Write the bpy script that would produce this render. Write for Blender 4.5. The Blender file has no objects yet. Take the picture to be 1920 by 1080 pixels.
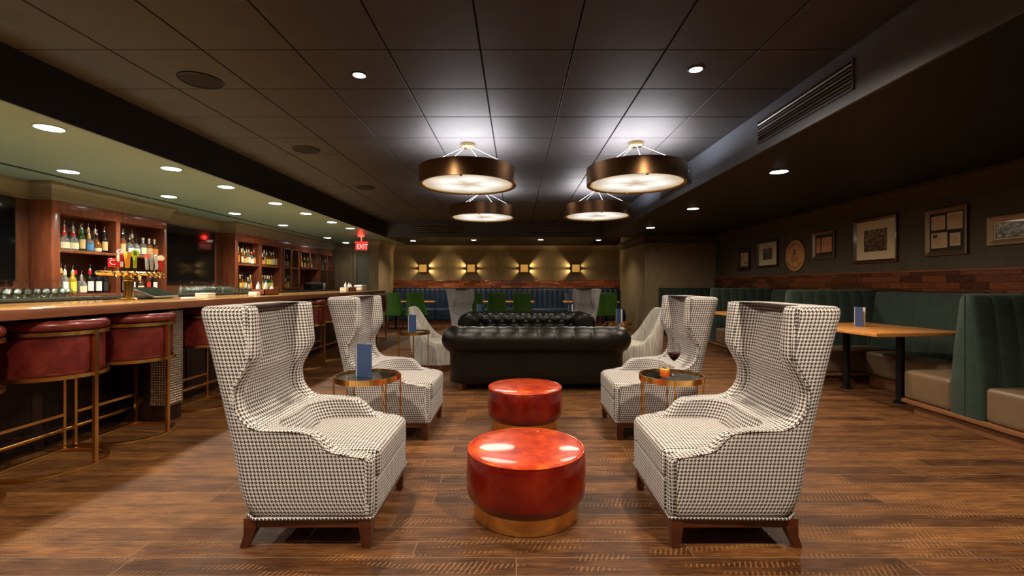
import bpy, bmesh, math, random
from mathutils import Vector, Matrix
random.seed(7)
PI = math.pi
SC = bpy.context.scene
COL = SC.collection

# ------------------------------------------------------------------ camera, world, exposure
F = 863.0
cam_d = bpy.data.cameras.new('camera'); cam = bpy.data.objects.new('camera', cam_d); COL.objects.link(cam)
cam.location = (0, 0, 1.21); cam.rotation_euler = (PI/2, 0, 0)
cam_d.sensor_width = 36; cam_d.lens = F*36/1920; cam_d.shift_x = -8/1920; cam_d.shift_y = -8/1920
cam_d.clip_start = 0.05; cam_d.clip_end = 60
SC.camera = cam
SC.view_settings.view_transform = 'Standard'; SC.view_settings.look = 'None'
SC.view_settings.exposure = 0.0; SC.view_settings.gamma = 1.0; SC.view_settings.use_curve_mapping = False
w = bpy.data.worlds.new('world'); SC.world = w; w.use_nodes = True
w.node_tree.nodes['Background'].inputs[0].default_value = (0.5, 0.45, 0.4, 1)
w.node_tree.nodes['Background'].inputs[1].default_value = 0.02
SC.cycles.max_bounces = 8; SC.cycles.diffuse_bounces = 4; SC.cycles.glossy_bounces = 4
SC.cycles.transmission_bounces = 8; SC.cycles.transparent_max_bounces = 12
SC.cycles.sample_clamp_indirect = 4.0; SC.cycles.caustics_reflective = False; SC.cycles.caustics_refractive = False

def lamp(kind, name, loc, power, color=(1, .82, .6), rot=(0, 0, 0), size=.05, angle=110, blend=.6, parent=None, spot_to=None):
    d = bpy.data.lights.new(name, kind); o = bpy.data.objects.new(name, d); COL.objects.link(o)
    d.energy = power; d.color = color; o.location = loc; o.rotation_euler = rot
    if kind == 'SPOT':
        d.spot_size = math.radians(angle); d.spot_blend = blend; d.shadow_soft_size = size
    elif kind == 'POINT': d.shadow_soft_size = size
    elif kind == 'AREA': d.shape = 'DISK'; d.size = size
    if spot_to is not None:
        o.rotation_euler = (Vector(spot_to)-Vector(loc)).to_track_quat('-Z', 'Y').to_euler()
    if parent is not None: o.parent = parent
    return o

WARM = (1, .83, .64); NEUT = (1, .93, .80); COOL = (.93, 1, .92)
# recessed lamps: x, y, z of ceiling, radius, power, colour, spot angle, blend, where
DOWN = []
for x, y, p in ((-3.5, 1.9, 120), (-3.5, 3.45, 120), (-3.5, 4.67, 110), (-3.5, 5.55, 100), (-3.5, 6.69, 95), (-3.5, 7.65, 85), (-3.5, 8.74, 85), (-3.5, 9.7, 80)):
    DOWN.append((x, y, 2.38, .085, p, NEUT, 140, .8, 'front bar row'))
for x, y, p in ((-4.66, 1.8, 150), (-4.66, 3.3, 220), (-4.66, 4.79, 220), (-4.65, 6.16, 190), (-4.68, 7.65, 160), (-4.65, 9.18, 150), (-4.8, 11.7, 40), (-4.85, 13.1, 16)):
    DOWN.append((x, y, 2.38, .085, p, NEUT, 150, .8, 'back bar row'))
for x, y, p in ((2.74, 4.8, 150), (2.75, 7.16, 110), (2.8, 9.6, 70)):
    DOWN.append((x, y, 2.38, .085, p, WARM, 162, .7, 'booth row'))
for x, y, p in ((-2.8, 12.5, 140), (-1.14, 12.3, 140), (.65, 12.2, 140), (2.2, 12.3, 90)):
    DOWN.append((x, y, 2.38, .07, p, WARM, 130, .8, 'row before the banquette'))
DOWN.append((-1.15, 3.37, 2.74, .045, 210, WARM, 158, .6, 'dark tiles left of the pendants'))
DOWN.append((1.28, 3.28, 2.74, .045, 210, WARM, 158, .6, 'dark tiles right of the pendants'))
# lamps of the same rows that stand behind the camera or above the frame
HIDDEN = [(-1.15, .95, 2.73, 300, WARM, 155), (1.28, .95, 2.73, 300, WARM, 155), (3.4, 1.3, 2.37, 55, WARM, 120), (-3.5, .5, 2.37, 120, NEUT, 140),
          (-1.15, -1.4, 2.73, 35, WARM, 140), (1.28, -1.4, 2.73, 35, WARM, 140)]
for x, y, z, p, c, a in HIDDEN:
    lamp('SPOT', 'ceiling_spot', (x, y, z-.02), p, c, size=.04, angle=a, blend=.7)

# ------------------------------------------------------------------ materials
MATS = {}
def new_mat(name):
    m = bpy.data.materials.new(name); m.use_nodes = True; MATS[name] = m
    return m, m.node_tree.nodes, m.node_tree.links, m.node_tree.nodes['Principled BSDF']
class N:
    def __init__(s, m): s.n = m.node_tree.nodes; s.l = m.node_tree.links
    def node(s, t, **kw):
        nd = s.n.new(t)
        for k, v in kw.items(): setattr(nd, k, v)
        return nd
    def lk(s, a, b): s.l.new(a, b)
    def m(s, op, a, b=None, c=None):
        nd = s.n.new('ShaderNodeMath'); nd.operation = op
        for i, v in enumerate((a, b, c)):
            if v is None: continue
            if isinstance(v, (int, float)): nd.inputs[i].default_value = v
            else: s.l.new(v, nd.inputs[i])
        return nd.outputs[0]
    def mix(s, f, a, b):
        nd = s.n.new('ShaderNodeMix'); nd.data_type = 'RGBA'
        for i, v in ((0, f), (6, a), (7, b)):
            if isinstance(v, (int, float)): nd.inputs[i].default_value = v
            elif isinstance(v, tuple): nd.inputs[i].default_value = (*v, 1) if len(v) == 3 else v
            else: s.l.new(v, nd.inputs[i])
        return nd.outputs[2]
    def coord(s, kind='Object', scale=(1, 1, 1), rot=(0, 0, 0)):
        tc = s.n.new('ShaderNodeTexCoord'); mp = s.n.new('ShaderNodeMapping')
        mp.inputs['Scale'].default_value = scale; mp.inputs['Rotation'].default_value = rot
        s.l.new(tc.outputs[kind], mp.inputs[0]); return mp.outputs[0]
    def noise(s, vec, scale, detail=3, rough=.5, out=0):
        nd = s.n.new('ShaderNodeTexNoise'); nd.inputs['Scale'].default_value = scale
        nd.inputs['Detail'].default_value = detail; nd.inputs['Roughness'].default_value = rough
        s.l.new(vec, nd.inputs['Vector']); return nd.outputs[out]
    def ramp(s, f, stops):
        nd = s.n.new('ShaderNodeValToRGB'); cr = nd.color_ramp
        while len(cr.elements) < len(stops): cr.elements.new(.5)
        for e, (p, c) in zip(cr.elements, stops):
            e.position = p; e.color = (*c, 1) if len(c) == 3 else c
        s.l.new(f, nd.inputs[0]); return nd.outputs[0]
    def bump(s, h, strength, dist, bsdf):
        nd = s.n.new('ShaderNodeBump'); nd.inputs['Strength'].default_value = strength; nd.inputs['Distance'].default_value = dist
        s.l.new(h, nd.inputs['Height']); s.l.new(nd.outputs[0], bsdf.inputs['Normal'])

def mat(name, col, rough=.5, metal=0, var=.15, scale=8, stretch=(1, 1, 1), bump=0, bscale=60, coat=0, emit=None, estr=0, trans=0, ior=1.45, sheen=0):
    m, n, l, b = new_mat(name); g = N(m)
    b.inputs['Roughness'].default_value = rough; b.inputs['Metallic'].default_value = metal
    b.inputs['Coat Weight'].default_value = coat; b.inputs['Coat Roughness'].default_value = .08
    b.inputs['Transmission Weight'].default_value = trans; b.inputs['IOR'].default_value = ior
    if sheen: b.inputs['Sheen Weight'].default_value = sheen
    if emit:
        b.inputs['Emission Color'].default_value = (*emit, 1); b.inputs['Emission Strength'].default_value = estr
    v = g.coord(scale=stretch)
    nz = g.noise(v, scale, 4, .55)
    lo = tuple(c*(1-var) for c in col); hi = tuple(min(1, c*(1+var)) for c in col)
    g.lk(g.ramp(nz, [(.3, lo), (.7, hi)]), b.inputs['Base Color'])
    if bump: g.bump(g.noise(v, bscale, 2), bump, .004, b)
    return m

# floor: hand-scraped planks running across the room
m, n, l, b = new_mat('plank_floor'); g = N(m)
v = g.coord()
br = g.node('ShaderNodeTexBrick'); g.lk(v, br.inputs['Vector'])
br.offset = .37; br.offset_frequency = 2; br.squash = 1.35; br.squash_frequency = 3
for k, val in (('Scale', 1), ('Brick Width', 1.25), ('Row Height', .127), ('Mortar Size', .0026), ('Mortar Smooth', .3), ('Bias', 0)): br.inputs[k].default_value = val
br.inputs['Color1'].default_value = (.0, .0, .0, 1); br.inputs['Color2'].default_value = (1, 1, 1, 1); br.inputs['Mortar'].default_value = (.5, .5, .5, 1)
vs = g.coord(scale=(1.6, 30, 1)); grain = g.noise(vs, 4, 7, .7)
fine = g.noise(g.coord(scale=(5, 110, 1)), 3, 5, .75)
blot = g.noise(g.coord(scale=(1.3, 5, 1)), 2.4, 5, .7)
tone = g.m('ADD', g.m('ADD', .015, g.m('MULTIPLY', br.outputs[0], .11)), g.m('ADD', g.m('MULTIPLY', grain, .46), g.m('ADD', g.m('MULTIPLY', fine, .20), g.m('MULTIPLY', blot, .34))))
colr = g.ramp(tone, [(.41, (.008, .0028, .001)), (.49, (.046, .0160, .0045)), (.58, (.105, .040, .0115)), (.72, (.27, .112, .030))])
# saw marks: slanted fine scratches in patches
sv = g.coord(scale=(1, .8, 1), rot=(0, 0, .45))
wv = g.node('ShaderNodeTexWave'); wv.wave_type = 'BANDS'; wv.bands_direction = 'X'; g.lk(sv, wv.inputs['Vector'])
wv.inputs['Scale'].default_value = 15; wv.inputs['Distortion'].default_value = 1.8; wv.inputs['Detail'].default_value = 2; wv.inputs['Detail Scale'].default_value = 3
patch = g.ramp(g.noise(g.coord(scale=(1.2, 8, 1)), 2.0, 2, .5), [(.54, (0, 0, 0)), (.60, (1, 1, 1))])
line = g.ramp(wv.outputs[0], [(.72, (0, 0, 0)), (.86, (1, 1, 1))])
saw = g.m('MULTIPLY', line, patch)
c2 = g.mix(g.m('MULTIPLY', saw, .45), colr, (.36, .17, .05))
c3 = g.mix(g.m('MULTIPLY', br.outputs['Fac'], .55), c2, (.26, .17, .10))  # pale joints: highlights of the plank bevels painted into the colour
g.lk(c3, b.inputs['Base Color'])
g.lk(g.m('ADD', .34, g.m('MULTIPLY', grain, .32)), b.inputs['Roughness'])
h = g.m('SUBTRACT', g.m('ADD', g.m('MULTIPLY', grain, .7), g.m('MULTIPLY', saw, .35)), g.m('MULTIPLY', br.outputs['Fac'], 1.2))
b.inputs['Specular IOR Level'].default_value = .3
g.bump(h, .6, .004, b)

# houndstooth weave on UV metres
def houndstooth(name, rep, light=(.64, .60, .58), dark=(.012, .007, .005)):
    m, n, l, b = new_mat(name); g = N(m)
    tc = g.node('ShaderNodeUVMap'); sp = g.node('ShaderNodeSeparateXYZ'); g.lk(tc.outputs[0], sp.inputs[0])
    u = g.m('FLOOR', g.m('MULTIPLY', sp.outputs[0], 8/rep)); vv = g.m('FLOOR', g.m('MULTIPLY', sp.outputs[1], 8/rep))
    wa = g.m('LESS_THAN', g.m('FLOORED_MODULO', u, 8), 3.5); we = g.m('LESS_THAN', g.m('FLOORED_MODULO', vv, 8), 3.5)
    t = g.m('LESS_THAN', g.m('FLOORED_MODULO', g.m('ADD', u, vv), 4), 1.5)
    val = g.m('ADD', g.m('MULTIPLY', t, wa), g.m('MULTIPLY', g.m('SUBTRACT', 1, t), we))
    nz = g.noise(g.coord(), 90, 2)
    lt = g.mix(nz, tuple(c*.8 for c in light), tuple(min(1, c*1.15) for c in light))
    g.lk(g.mix(val, lt, dark), b.inputs['Base Color'])
    b.inputs['Roughness'].default_value = .85; b.inputs['Sheen Weight'].default_value = .1
    g.bump(g.noise(tc.outputs[0], 700, 2), .25, .002, b)
    return m
houndstooth('houndstooth', .0172)

mat('tile', (.050, .0475, .0475), .6, var=.12, scale=5, bump=.15, bscale=160)
mat('tile_gap', (.006, .006, .006), .8)
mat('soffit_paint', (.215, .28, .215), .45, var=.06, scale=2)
mat('dark_shaded_paint', (.005, .008, .009), .5, var=.1, scale=2)  # unlit dark of the booth soffit put into the colour; serves rims too
mat('beam_paint', (.115, .13, .155), .45, var=.05, scale=3)
mat('fascia_paint', (.014, .014, .015), .5, var=.05)
mat('wall_linen', (.215, .160, .085), .75, var=.16, scale=3, stretch=(6, 6, 1), bump=.2, bscale=120)
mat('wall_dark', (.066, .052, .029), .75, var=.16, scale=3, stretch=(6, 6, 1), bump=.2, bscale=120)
mat('trim_paint', (.22, .17, .095), .45, var=.08, scale=4)
mat('door_paint', (.16, .16, .12), .45, var=.05)
mat('cherry', (.20, .055, .022), .33, var=.3, scale=3, stretch=(6, 6, .8), coat=.3)
mat('cherry_dark', (.10, .035, .015), .33, var=.3, scale=3, stretch=(6, 6, .8), coat=.3)
mat('bar_wood', (.62, .33, .10), .13, var=.2, scale=4, stretch=(9, .8, 6), coat=.6)  # gold tone puts the lit shelves' reflection into the wood colour
mat('bar_edge', (.20, .070, .032), .3, var=.25, scale=4, stretch=(9, .8, 6), coat=.2)
mat('bar_die', (.022, .010, .007), .4, var=.3, scale=4, stretch=(4, 4, .8))
mat('stone', (.045, .042, .030), .15, var=.6, scale=60)
mat('chair_wood', (.075, .018, .007), .28, var=.3, scale=5, stretch=(3, 3, .7), coat=.4)
mat('oak', (.66, .28, .07), .28, var=.25, scale=5, stretch=(1.2, 9, 6), coat=.3)
mat('plinth_wood', (.20, .085, .035), .4, var=.25, scale=5, stretch=(6, 1, 6))
mat('brass', (.86, .50, .15), .24, 1, var=.02, scale=4)
mat('brass_bright', (.90, .62, .22), .16, 1, var=.05, scale=20)
mat('bronze', (.36, .20, .10), .33, 1, var=.1, scale=3, stretch=(1, 1, 40))
mat('gold_paint', (.62, .42, .13), .4, .6, var=.05)
mat('black_metal', (.014, .014, .013), .35, .6)
mat('grille_metal', (.48, .42, .34), .28, 1, var=.1)
mat('black_plastic', (.012, .012, .012), .35)
mat('grey_plastic', (.14, .135, .12), .35)
mat('screen', (.003, .003, .003), .06)
mat('black_leather', (.0065, .0060, .0045), .30, var=.2, scale=30, bump=.2, bscale=260)
MATS['black_leather'].node_tree.nodes['Principled BSDF'].inputs['Specular IOR Level'].default_value = .38
mat('green_leather', (.045, .145, .014), .38, var=.25, scale=6, bump=.15, bscale=150)
mat('green_velvet', (.013, .029, .019), .8, var=.25, scale=14, bump=.25, bscale=200, sheen=.1)
mat('blue_vinyl', (.012, .026, .052), .35, var=.3, scale=4, bump=.1, bscale=150)
mat('taupe_leather', (.150, .098, .055), .38, var=.12, scale=5, bump=.15, bscale=200)
mat('menu_blue', (.038, .070, .165), .45, var=.06)
mat('paper', (.78, .72, .58), .7, var=.06)
mat('white', (.8, .8, .76), .5, var=.03)
mat('amber_plate', (.75, .42, .10), .4, .3, emit=(1, .50, .10), estr=.42)
mat('red_neon', (.4, .01, .01), .4, emit=(1, .03, .02), estr=2.2)
mat('red_panel', (.5, .02, .02), .4, emit=(1, .05, .045), estr=.55)
mat('exit_letter', (.9, .5, .45), .4, emit=(1, .62, .52), estr=1.3)
mat('lens', (1, 1, 1), .4, emit=(1, .98, .90), estr=16)
mat('bounce_pale', (.52, .56, .46), .6)
mat('lens_warm', (1, 1, 1), .4, emit=(1, .84, .62), estr=6)
mat('white_cable', (.7, .7, .68), .4, emit=(1, 1, 1), estr=0)
mat('clear_glass', (.96, .98, .96), .02, trans=1, ior=1.45, var=.01)
def thin_glass(name, tint=(.97, .98, .97), ior=1.45):
    m, n, l, b = new_mat(name); g = N(m); n.remove(b)
    tr = g.node('ShaderNodeBsdfTransparent'); tr.inputs[0].default_value = (*tint, 1); gl = g.node('ShaderNodeBsdfGlossy'); gl.inputs['Roughness'].default_value = .02
    lw = g.node('ShaderNodeLayerWeight'); mx = g.node('ShaderNodeMixShader'); f0 = ((ior-1)/(ior+1))**2
    g.lk(g.m('ADD', f0, g.m('MULTIPLY', g.m('POWER', lw.outputs['Facing'], 4), .8)), mx.inputs[0]); g.lk(tr.outputs[0], mx.inputs[1]); g.lk(gl.outputs[0], mx.inputs[2]); g.lk(mx.outputs[0], n['Material Output'].inputs[0])
thin_glass('thin_glass'); thin_glass('picture_glass', ior=1.3); thin_glass('goblet_glass', (.98, .98, .98), 1.6); thin_glass('stem_glass', (.90, .94, .90), 2.1)
mat('smoke_glass', (.008, .009, .008), .05, var=.1, coat=.5)
mat('wine', (.045, .001, .004), .05, trans=.35, var=.05)
mat('rope_red', (.62, .07, .02), .3, var=.1)

# red lacquered leather of the ottomans
m, n, l, b = new_mat('red_leather'); g = N(m)
nz = g.noise(g.coord(), 13, 6, .7); big = g.noise(g.coord(), 4, 4, .6)
f = g.m('ADD', g.m('MULTIPLY', nz, .6), g.m('MULTIPLY', big, .4))
g.lk(g.ramp(f, [(.34, (.24, .010, .003)), (.5, (.50, .045, .005)), (.64, (.78, .150, .010))]), b.inputs['Base Color'])
b.inputs['Roughness'].default_value = .3; b.inputs['Specular IOR Level'].default_value = .25; b.inputs['Coat Weight'].default_value = .7; b.inputs['Coat Roughness'].default_value = .06
g.bump(g.noise(g.coord(), 14, 2), .12, .006, b)
m, n, l, b = new_mat('red_leather_shaded'); g = N(m)  # same leather as the top, the side's shade put into darker colours
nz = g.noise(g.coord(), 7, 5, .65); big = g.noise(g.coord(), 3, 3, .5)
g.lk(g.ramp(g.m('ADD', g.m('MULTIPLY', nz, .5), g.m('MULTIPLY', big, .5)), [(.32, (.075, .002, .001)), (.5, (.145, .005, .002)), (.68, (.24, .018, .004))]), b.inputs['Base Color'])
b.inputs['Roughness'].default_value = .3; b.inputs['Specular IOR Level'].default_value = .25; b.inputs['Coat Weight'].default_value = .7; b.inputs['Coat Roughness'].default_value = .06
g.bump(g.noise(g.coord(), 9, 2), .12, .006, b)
# stool leather
m, n, l, b = new_mat('stool_leather'); g = N(m)
nz = g.noise(g.coord(), 7, 5, .65)
g.lk(g.ramp(nz, [(.3, (.055, .006, .005)), (.5, (.12, .014, .011)), (.7, (.21, .032, .022))]), b.inputs['Base Color'])
b.inputs['Roughness'].default_value = .3; b.inputs['Coat Weight'].default_value = .25
# streaked pale fabric
m, n, l, b = new_mat('streaked_fabric'); g = N(m)
nz = g.noise(g.coord(scale=(38, 38, 1.2)), 2.4, 3, .6)
g.lk(g.ramp(nz, [(.35, (.26, .235, .20)), (.6, (.50, .46, .40))]), b.inputs['Base Color']); b.inputs['Roughness'].default_value = .85
# glazed brick band
def brickmat(name, axis, q=1.0):
    m, n, l, b = new_mat(name); g = N(m)
    rot = (PI/2, 0, 0) if axis == 'x' else (PI/2, 0, PI/2)
    tc = g.node('ShaderNodeTexCoord'); sp = g.node('ShaderNodeSeparateXYZ'); g.lk(tc.outputs['Object'], sp.inputs[0])
    cb = g.node('ShaderNodeCombineXYZ'); g.lk(sp.outputs[0 if axis == 'x' else 1], cb.inputs[0]); g.lk(sp.outputs[2], cb.inputs[1])
    br = g.node('ShaderNodeTexBrick'); g.lk(cb.outputs[0], br.inputs['Vector'])
    for k, val in (('Scale', 1), ('Brick Width', .31), ('Row Height', .0767), ('Mortar Size', .0022), ('Bias', 0)): br.inputs[k].default_value = val
    br.inputs['Color1'].default_value = (.0, .0, .0, 1); br.inputs['Color2'].default_value = (1, 1, 1, 1); br.inputs['Mortar'].default_value = (0, 0, 0, 1)
    nz = g.noise(tc.outputs['Object'], 22, 4, .65)
    t = g.m('ADD', g.m('MULTIPLY', br.outputs[0], .45), g.m('MULTIPLY', nz, .6))
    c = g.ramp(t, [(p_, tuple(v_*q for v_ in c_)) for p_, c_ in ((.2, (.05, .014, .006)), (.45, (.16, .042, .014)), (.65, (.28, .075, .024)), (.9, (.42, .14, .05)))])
    g.lk(g.mix(br.outputs['Fac'], c, (.015, .006, .004)), b.inputs['Base Color'])
    b.inputs['Roughness'].default_value = .22
    g.bump(g.m('SUBTRACT', g.m('MULTIPLY', g.noise(tc.outputs['Object'], 45, 3), .8), br.outputs['Fac']), .6, .006, b)
brickmat('brick_lit', 'x', 1.5); brickmat('brick_shaded', 'y', .42)  # one glazed brick: far band lightened, right band darkened to carry their light
# luminous pendant diffuser: four lamps glowing through the disc
m, n, l, b = new_mat('diffuser'); g = N(m)
tc = g.node('ShaderNodeTexCoord'); sp = g.node('ShaderNodeSeparateXYZ'); g.lk(tc.outputs['Object'], sp.inputs[0])
rr = g.m('SQRT', g.m('ADD', g.m('MULTIPLY', sp.outputs[0], sp.outputs[0]), g.m('MULTIPLY', sp.outputs[1], sp.outputs[1])))
ring = g.m('SUBTRACT', 1, g.m('MULTIPLY', g.m('ABSOLUTE', g.m('SUBTRACT', rr, .24)), 2.6))
ang = g.m('ARCTAN2', sp.outputs[1], sp.outputs[0]); lob = g.m('ADD', .88, g.m('MULTIPLY', g.m('COSINE', g.m('MULTIPLY', ang, 5)), .12))
st = g.m('MULTIPLY', g.m('MULTIPLY', ring, lob), 1.25)
g.lk(g.m('MAXIMUM', st, .5), b.inputs['Emission Strength'])
g.lk(g.ramp(ring, [(.25, (1, .80, .45)), (.75, (1, .95, .86))]), b.inputs['Emission Color'])
b.inputs['Base Color'].default_value = (.8, .8, .75, 1)
# sepia photo prints
def photomat(name, lo, hi, s):
    m, n, l, b = new_mat(name); g = N(m)
    tc = g.node('ShaderNodeTexCoord'); sp = g.node('ShaderNodeSeparateXYZ'); g.lk(tc.outputs['Object'], sp.inputs[0])
    nz = g.noise(g.coord(scale=(1, 1, 1.8)), s, 6, .75)
    f = g.m('ADD', nz, g.m('MULTIPLY', sp.outputs[2], .25))
    g.lk(g.ramp(f, [(.44, lo), (.53, tuple((a+c)/2 for a, c in zip(lo, hi))), (.60, hi)]), b.inputs['Base Color']); b.inputs['Roughness'].default_value = .25
photomat('photo_sepia', (.05, .025, .012), (.42, .26, .13), 18)
photomat('photo_grey', (.03, .026, .02), (.36, .31, .24), 26)
photomat('photo_light', (.10, .09, .07), (.62, .56, .42), 16)

# ------------------------------------------------------------------ mesh helpers
def BM(): return bmesh.new()
def box(bm, x0, x1, y0, y1, z0, z1, bev=0, seg=2):
    r = bmesh.ops.create_cube(bm, size=1)
    vs = r['verts']
    for v in vs:
        v.co = Vector(((x0+x1)/2+v.co.x*(x1-x0), (y0+y1)/2+v.co.y*(y1-y0), (z0+z1)/2+v.co.z*(z1-z0)))
    if bev:
        es = list({e for v in vs for e in v.link_edges})
        bmesh.ops.bevel(bm, geom=es, offset=bev, segments=seg, profile=.5, affect='EDGES', clamp_overlap=True)
    return bm
def lathe(bm, prof, segs=32, cx=0, cy=0, cz=0, close=True):
    rings = []
    for r, z in prof:
        if r < 1e-5: rings.append([bm.verts.new((cx, cy, cz+z))])
        else: rings.append([bm.verts.new((cx+r*math.cos(2*PI*i/segs), cy+r*math.sin(2*PI*i/segs), cz+z)) for i in range(segs)])
    for a, b in zip(rings, rings[1:]):
        for i in range(segs):
            j = (i+1) % segs
            if len(a) == 1 and len(b) == 1: continue
            if len(a) == 1: bm.faces.new((a[0], b[j], b[i]))
            elif len(b) == 1: bm.faces.new((a[i], a[j], b[0]))
            else: bm.faces.new((a[i], a[j], b[j], b[i]))
    if close:
        if len(rings[0]) > 1: bm.faces.new(rings[0][::-1])
        if len(rings[-1]) > 1: bm.faces.new(rings[-1])
    return bm
def tube(bm, pts, r, segs=8, closed=False, flat=None, r_end=None):
    """sweep a circle (or a rectangle flat=(w,h)) along pts"""
    pts = [Vector(p) for p in pts]; n = len(pts); rings = []
    for i, p in enumerate(pts):
        a = pts[(i-1) % n] if (closed or i > 0) else p
        c = pts[(i+1) % n] if (closed or i < n-1) else p
        t = (c-a).normalized()
        up = Vector((0, 0, 1)) if abs(t.z) < .95 else Vector((1, 0, 0))
        s = t.cross(up).normalized(); u = s.cross(t).normalized()
        rad = r if r_end is None else r+(r_end-r)*i/(n-1)
        if flat:
            hw, hh = flat[0]/2, flat[1]/2
            rings.append([bm.verts.new(p+s*x+u*y) for x, y in ((-hw, -hh), (hw, -hh), (hw, hh), (-hw, hh))])
        else:
            rings.append([bm.verts.new(p+s*(rad*math.cos(2*PI*k/segs))+u*(rad*math.sin(2*PI*k/segs))) for k in range(segs)])
    m = len(rings[0])
    rng = range(n) if closed else range(n-1)
    for i in rng:
        a, b = rings[i], rings[(i+1) % n]
        for k in range(m):
            bm.faces.new((a[k], a[(k+1) % m], b[(k+1) % m], b[k]))
    if not closed:
        bm.faces.new(rings[0][::-1]); bm.faces.new(rings[-1])
    return bm
def loft(bm, rings, closed_ring=True, cap0=True, cap1=True):
    R = [[bm.verts.new(p) for p in ring] for ring in rings]; m = len(R[0])
    for a, b in zip(R, R[1:]):
        for k in range(m if closed_ring else m-1):
            bm.faces.new((a[k], a[(k+1) % m], b[(k+1) % m], b[k]))
    if cap0: bm.faces.new(R[0][::-1])
    if cap1: bm.faces.new(R[-1])
    return R
def cushion(bm, x0, x1, y0, y1, z0, z1, r=.03, crown=.015, n=12):
    r = min(r, (x1-x0)/2.01, (y1-y0)/2.01, (z1-z0)/2.01)
    hx, hy, hz = (x1-x0)/2, (y1-y0)/2, (z1-z0)/2
    tmp = {}
    def vert(a, b, c):
        key = (round(a, 5), round(b, 5), round(c, 5))
        if key in tmp: return tmp[key]
        p = Vector((a*hx, b*hy, c*hz)); q = Vector((max(-hx+r, min(hx-r, p.x)), max(-hy+r, min(hy-r, p.y)), max(-hz+r, min(hz-r, p.z))))
        d = p-q
        if d.length > 1e-9: p = q+d.normalized()*r
        if c > -.9: p.z += crown*(1-a*a)*(1-b*b)*(c+1)/2
        v = bm.verts.new((p.x+(x0+x1)/2, p.y+(y0+y1)/2, p.z+(z0+z1)/2)); tmp[key] = v; return v
    def steps(h):
        e = min(.9, r/h); s = [-1, -1+e*.12, -1+e*.35, -1+e*.65]+[-1+e+(2-2*e)*i/(n-1) for i in range(n)]+[1-e*.65, 1-e*.35, 1-e*.12, 1]
        return s
    sx, sy, sz = steps(hx), steps(hy), steps(hz)
    def face(fn, A, B, flip):
        for i in range(len(A)-1):
            for j in range(len(B)-1):
                q = [fn(A[i], B[j]), fn(A[i+1], B[j]), fn(A[i+1], B[j+1]), fn(A[i], B[j+1])]
                if len(set(q)) < 4: continue
                try: bm.faces.new(q[::-1] if flip else q)
                except ValueError: pass
    face(lambda a, b: vert(a, b, 1), sx, sy, False); face(lambda a, b: vert(a, b, -1), sx, sy, True)
    face(lambda a, b: vert(a, 1, b), sx, sz, True); face(lambda a, b: vert(a, -1, b), sx, sz, False)
    face(lambda a, b: vert(1, a, b), sy, sz, False); face(lambda a, b: vert(-1, a, b), sy, sz, True)
    return bm
def xform(bm, M): bm.transform(M); return bm
def obj(name, bm, material=None, parent=None, smooth=True, angle=40, uv=False, loc=None):
    bmesh.ops.recalc_face_normals(bm, faces=bm.faces)
    me = bpy.data.meshes.new(name)
    if uv:
        L = bm.loops.layers.uv.new('UVMap')
        for f in bm.faces:
            nx, ny, nz = (abs(c) for c in f.normal)
            for lp in f.loops:
                x, y, z = lp.vert.co
                if nz > nx and nz > ny: lp[L].uv = (x, y)
                elif ny >= nx: lp[L].uv = (x, z)
                else: lp[L].uv = (y, z)
    bm.to_mesh(me); bm.free()
    if smooth:
        for p in me.polygons: p.use_smooth = True
        me.set_sharp_from_angle(angle=math.radians(angle))
    if material: me.materials.append(MATS[material])
    o = bpy.data.objects.new(name, me); COL.objects.link(o)
    if parent is not None: o.parent = parent
    if loc: o.location = loc
    return o
def part(name, bm, material, parent, **k): return obj(name, bm, material, parent, **k)
def tag(o, label, cat, group=None, kind=None):
    o['label'] = label; o['category'] = cat
    if group: o['group'] = group
    if kind: o['kind'] = kind
    return o
def thing(name, label, cat, loc=(0, 0, 0), rotz=0, group=None):
    o = bpy.data.objects.new(name, None); COL.objects.link(o); o.empty_display_size = .1
    o.location = loc; o.rotation_euler = (0, 0, rotz); return tag(o, label, cat, group)
def struct(name, bm, m, label=None, cat=None, **k):
    o = obj(name, bm, m, smooth=False, **k); o['kind'] = 'structure'
    o['label'] = label or name; o['category'] = cat or name.split('_')[0]; return o
def copy_tree(root, loc, rotz=None, label=None, group=None, mirror=False):
    r = root.copy(); COL.objects.link(r); r.location = loc
    if rotz is not None: r.rotation_euler = (0, 0, rotz)
    if label: r['label'] = label
    if group: r['group'] = group
    for ch in list(root.children):
        c = ch.copy(); COL.objects.link(c); c.parent = r
        for gch in list(ch.children):
            d = gch.copy(); COL.objects.link(d); d.parent = c
    return r
def text_obj(name, body, size, material, parent, loc, rot, depth=.001, align='CENTER', scale=(1, 1, 1)):
    cu = bpy.data.curves.new(name, 'FONT'); cu.body = body; cu.size = size; cu.extrude = depth; cu.align_x = align; cu.align_y = 'CENTER'
    t = bpy.data.objects.new(name, cu); COL.objects.link(t); bpy.context.view_layer.update()
    me = bpy.data.meshes.new_from_object(t.evaluated_get(bpy.context.evaluated_depsgraph_get()))
    bpy.data.objects.remove(t); me.materials.clear(); me.materials.append(MATS[material])
    o = bpy.data.objects.new(name, me); COL.objects.link(o); o.parent = parent; o.location = loc; o.rotation_euler = rot; o.scale = scale
    return o
ORD = ['first', 'second', 'third', 'fourth', 'fifth', 'sixth', 'seventh', 'eighth', 'ninth', 'tenth', 'eleventh', 'twelfth', 'thirteenth', 'fourteenth', 'fifteenth', 'sixteenth', 'seventeenth', 'eighteenth']

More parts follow.
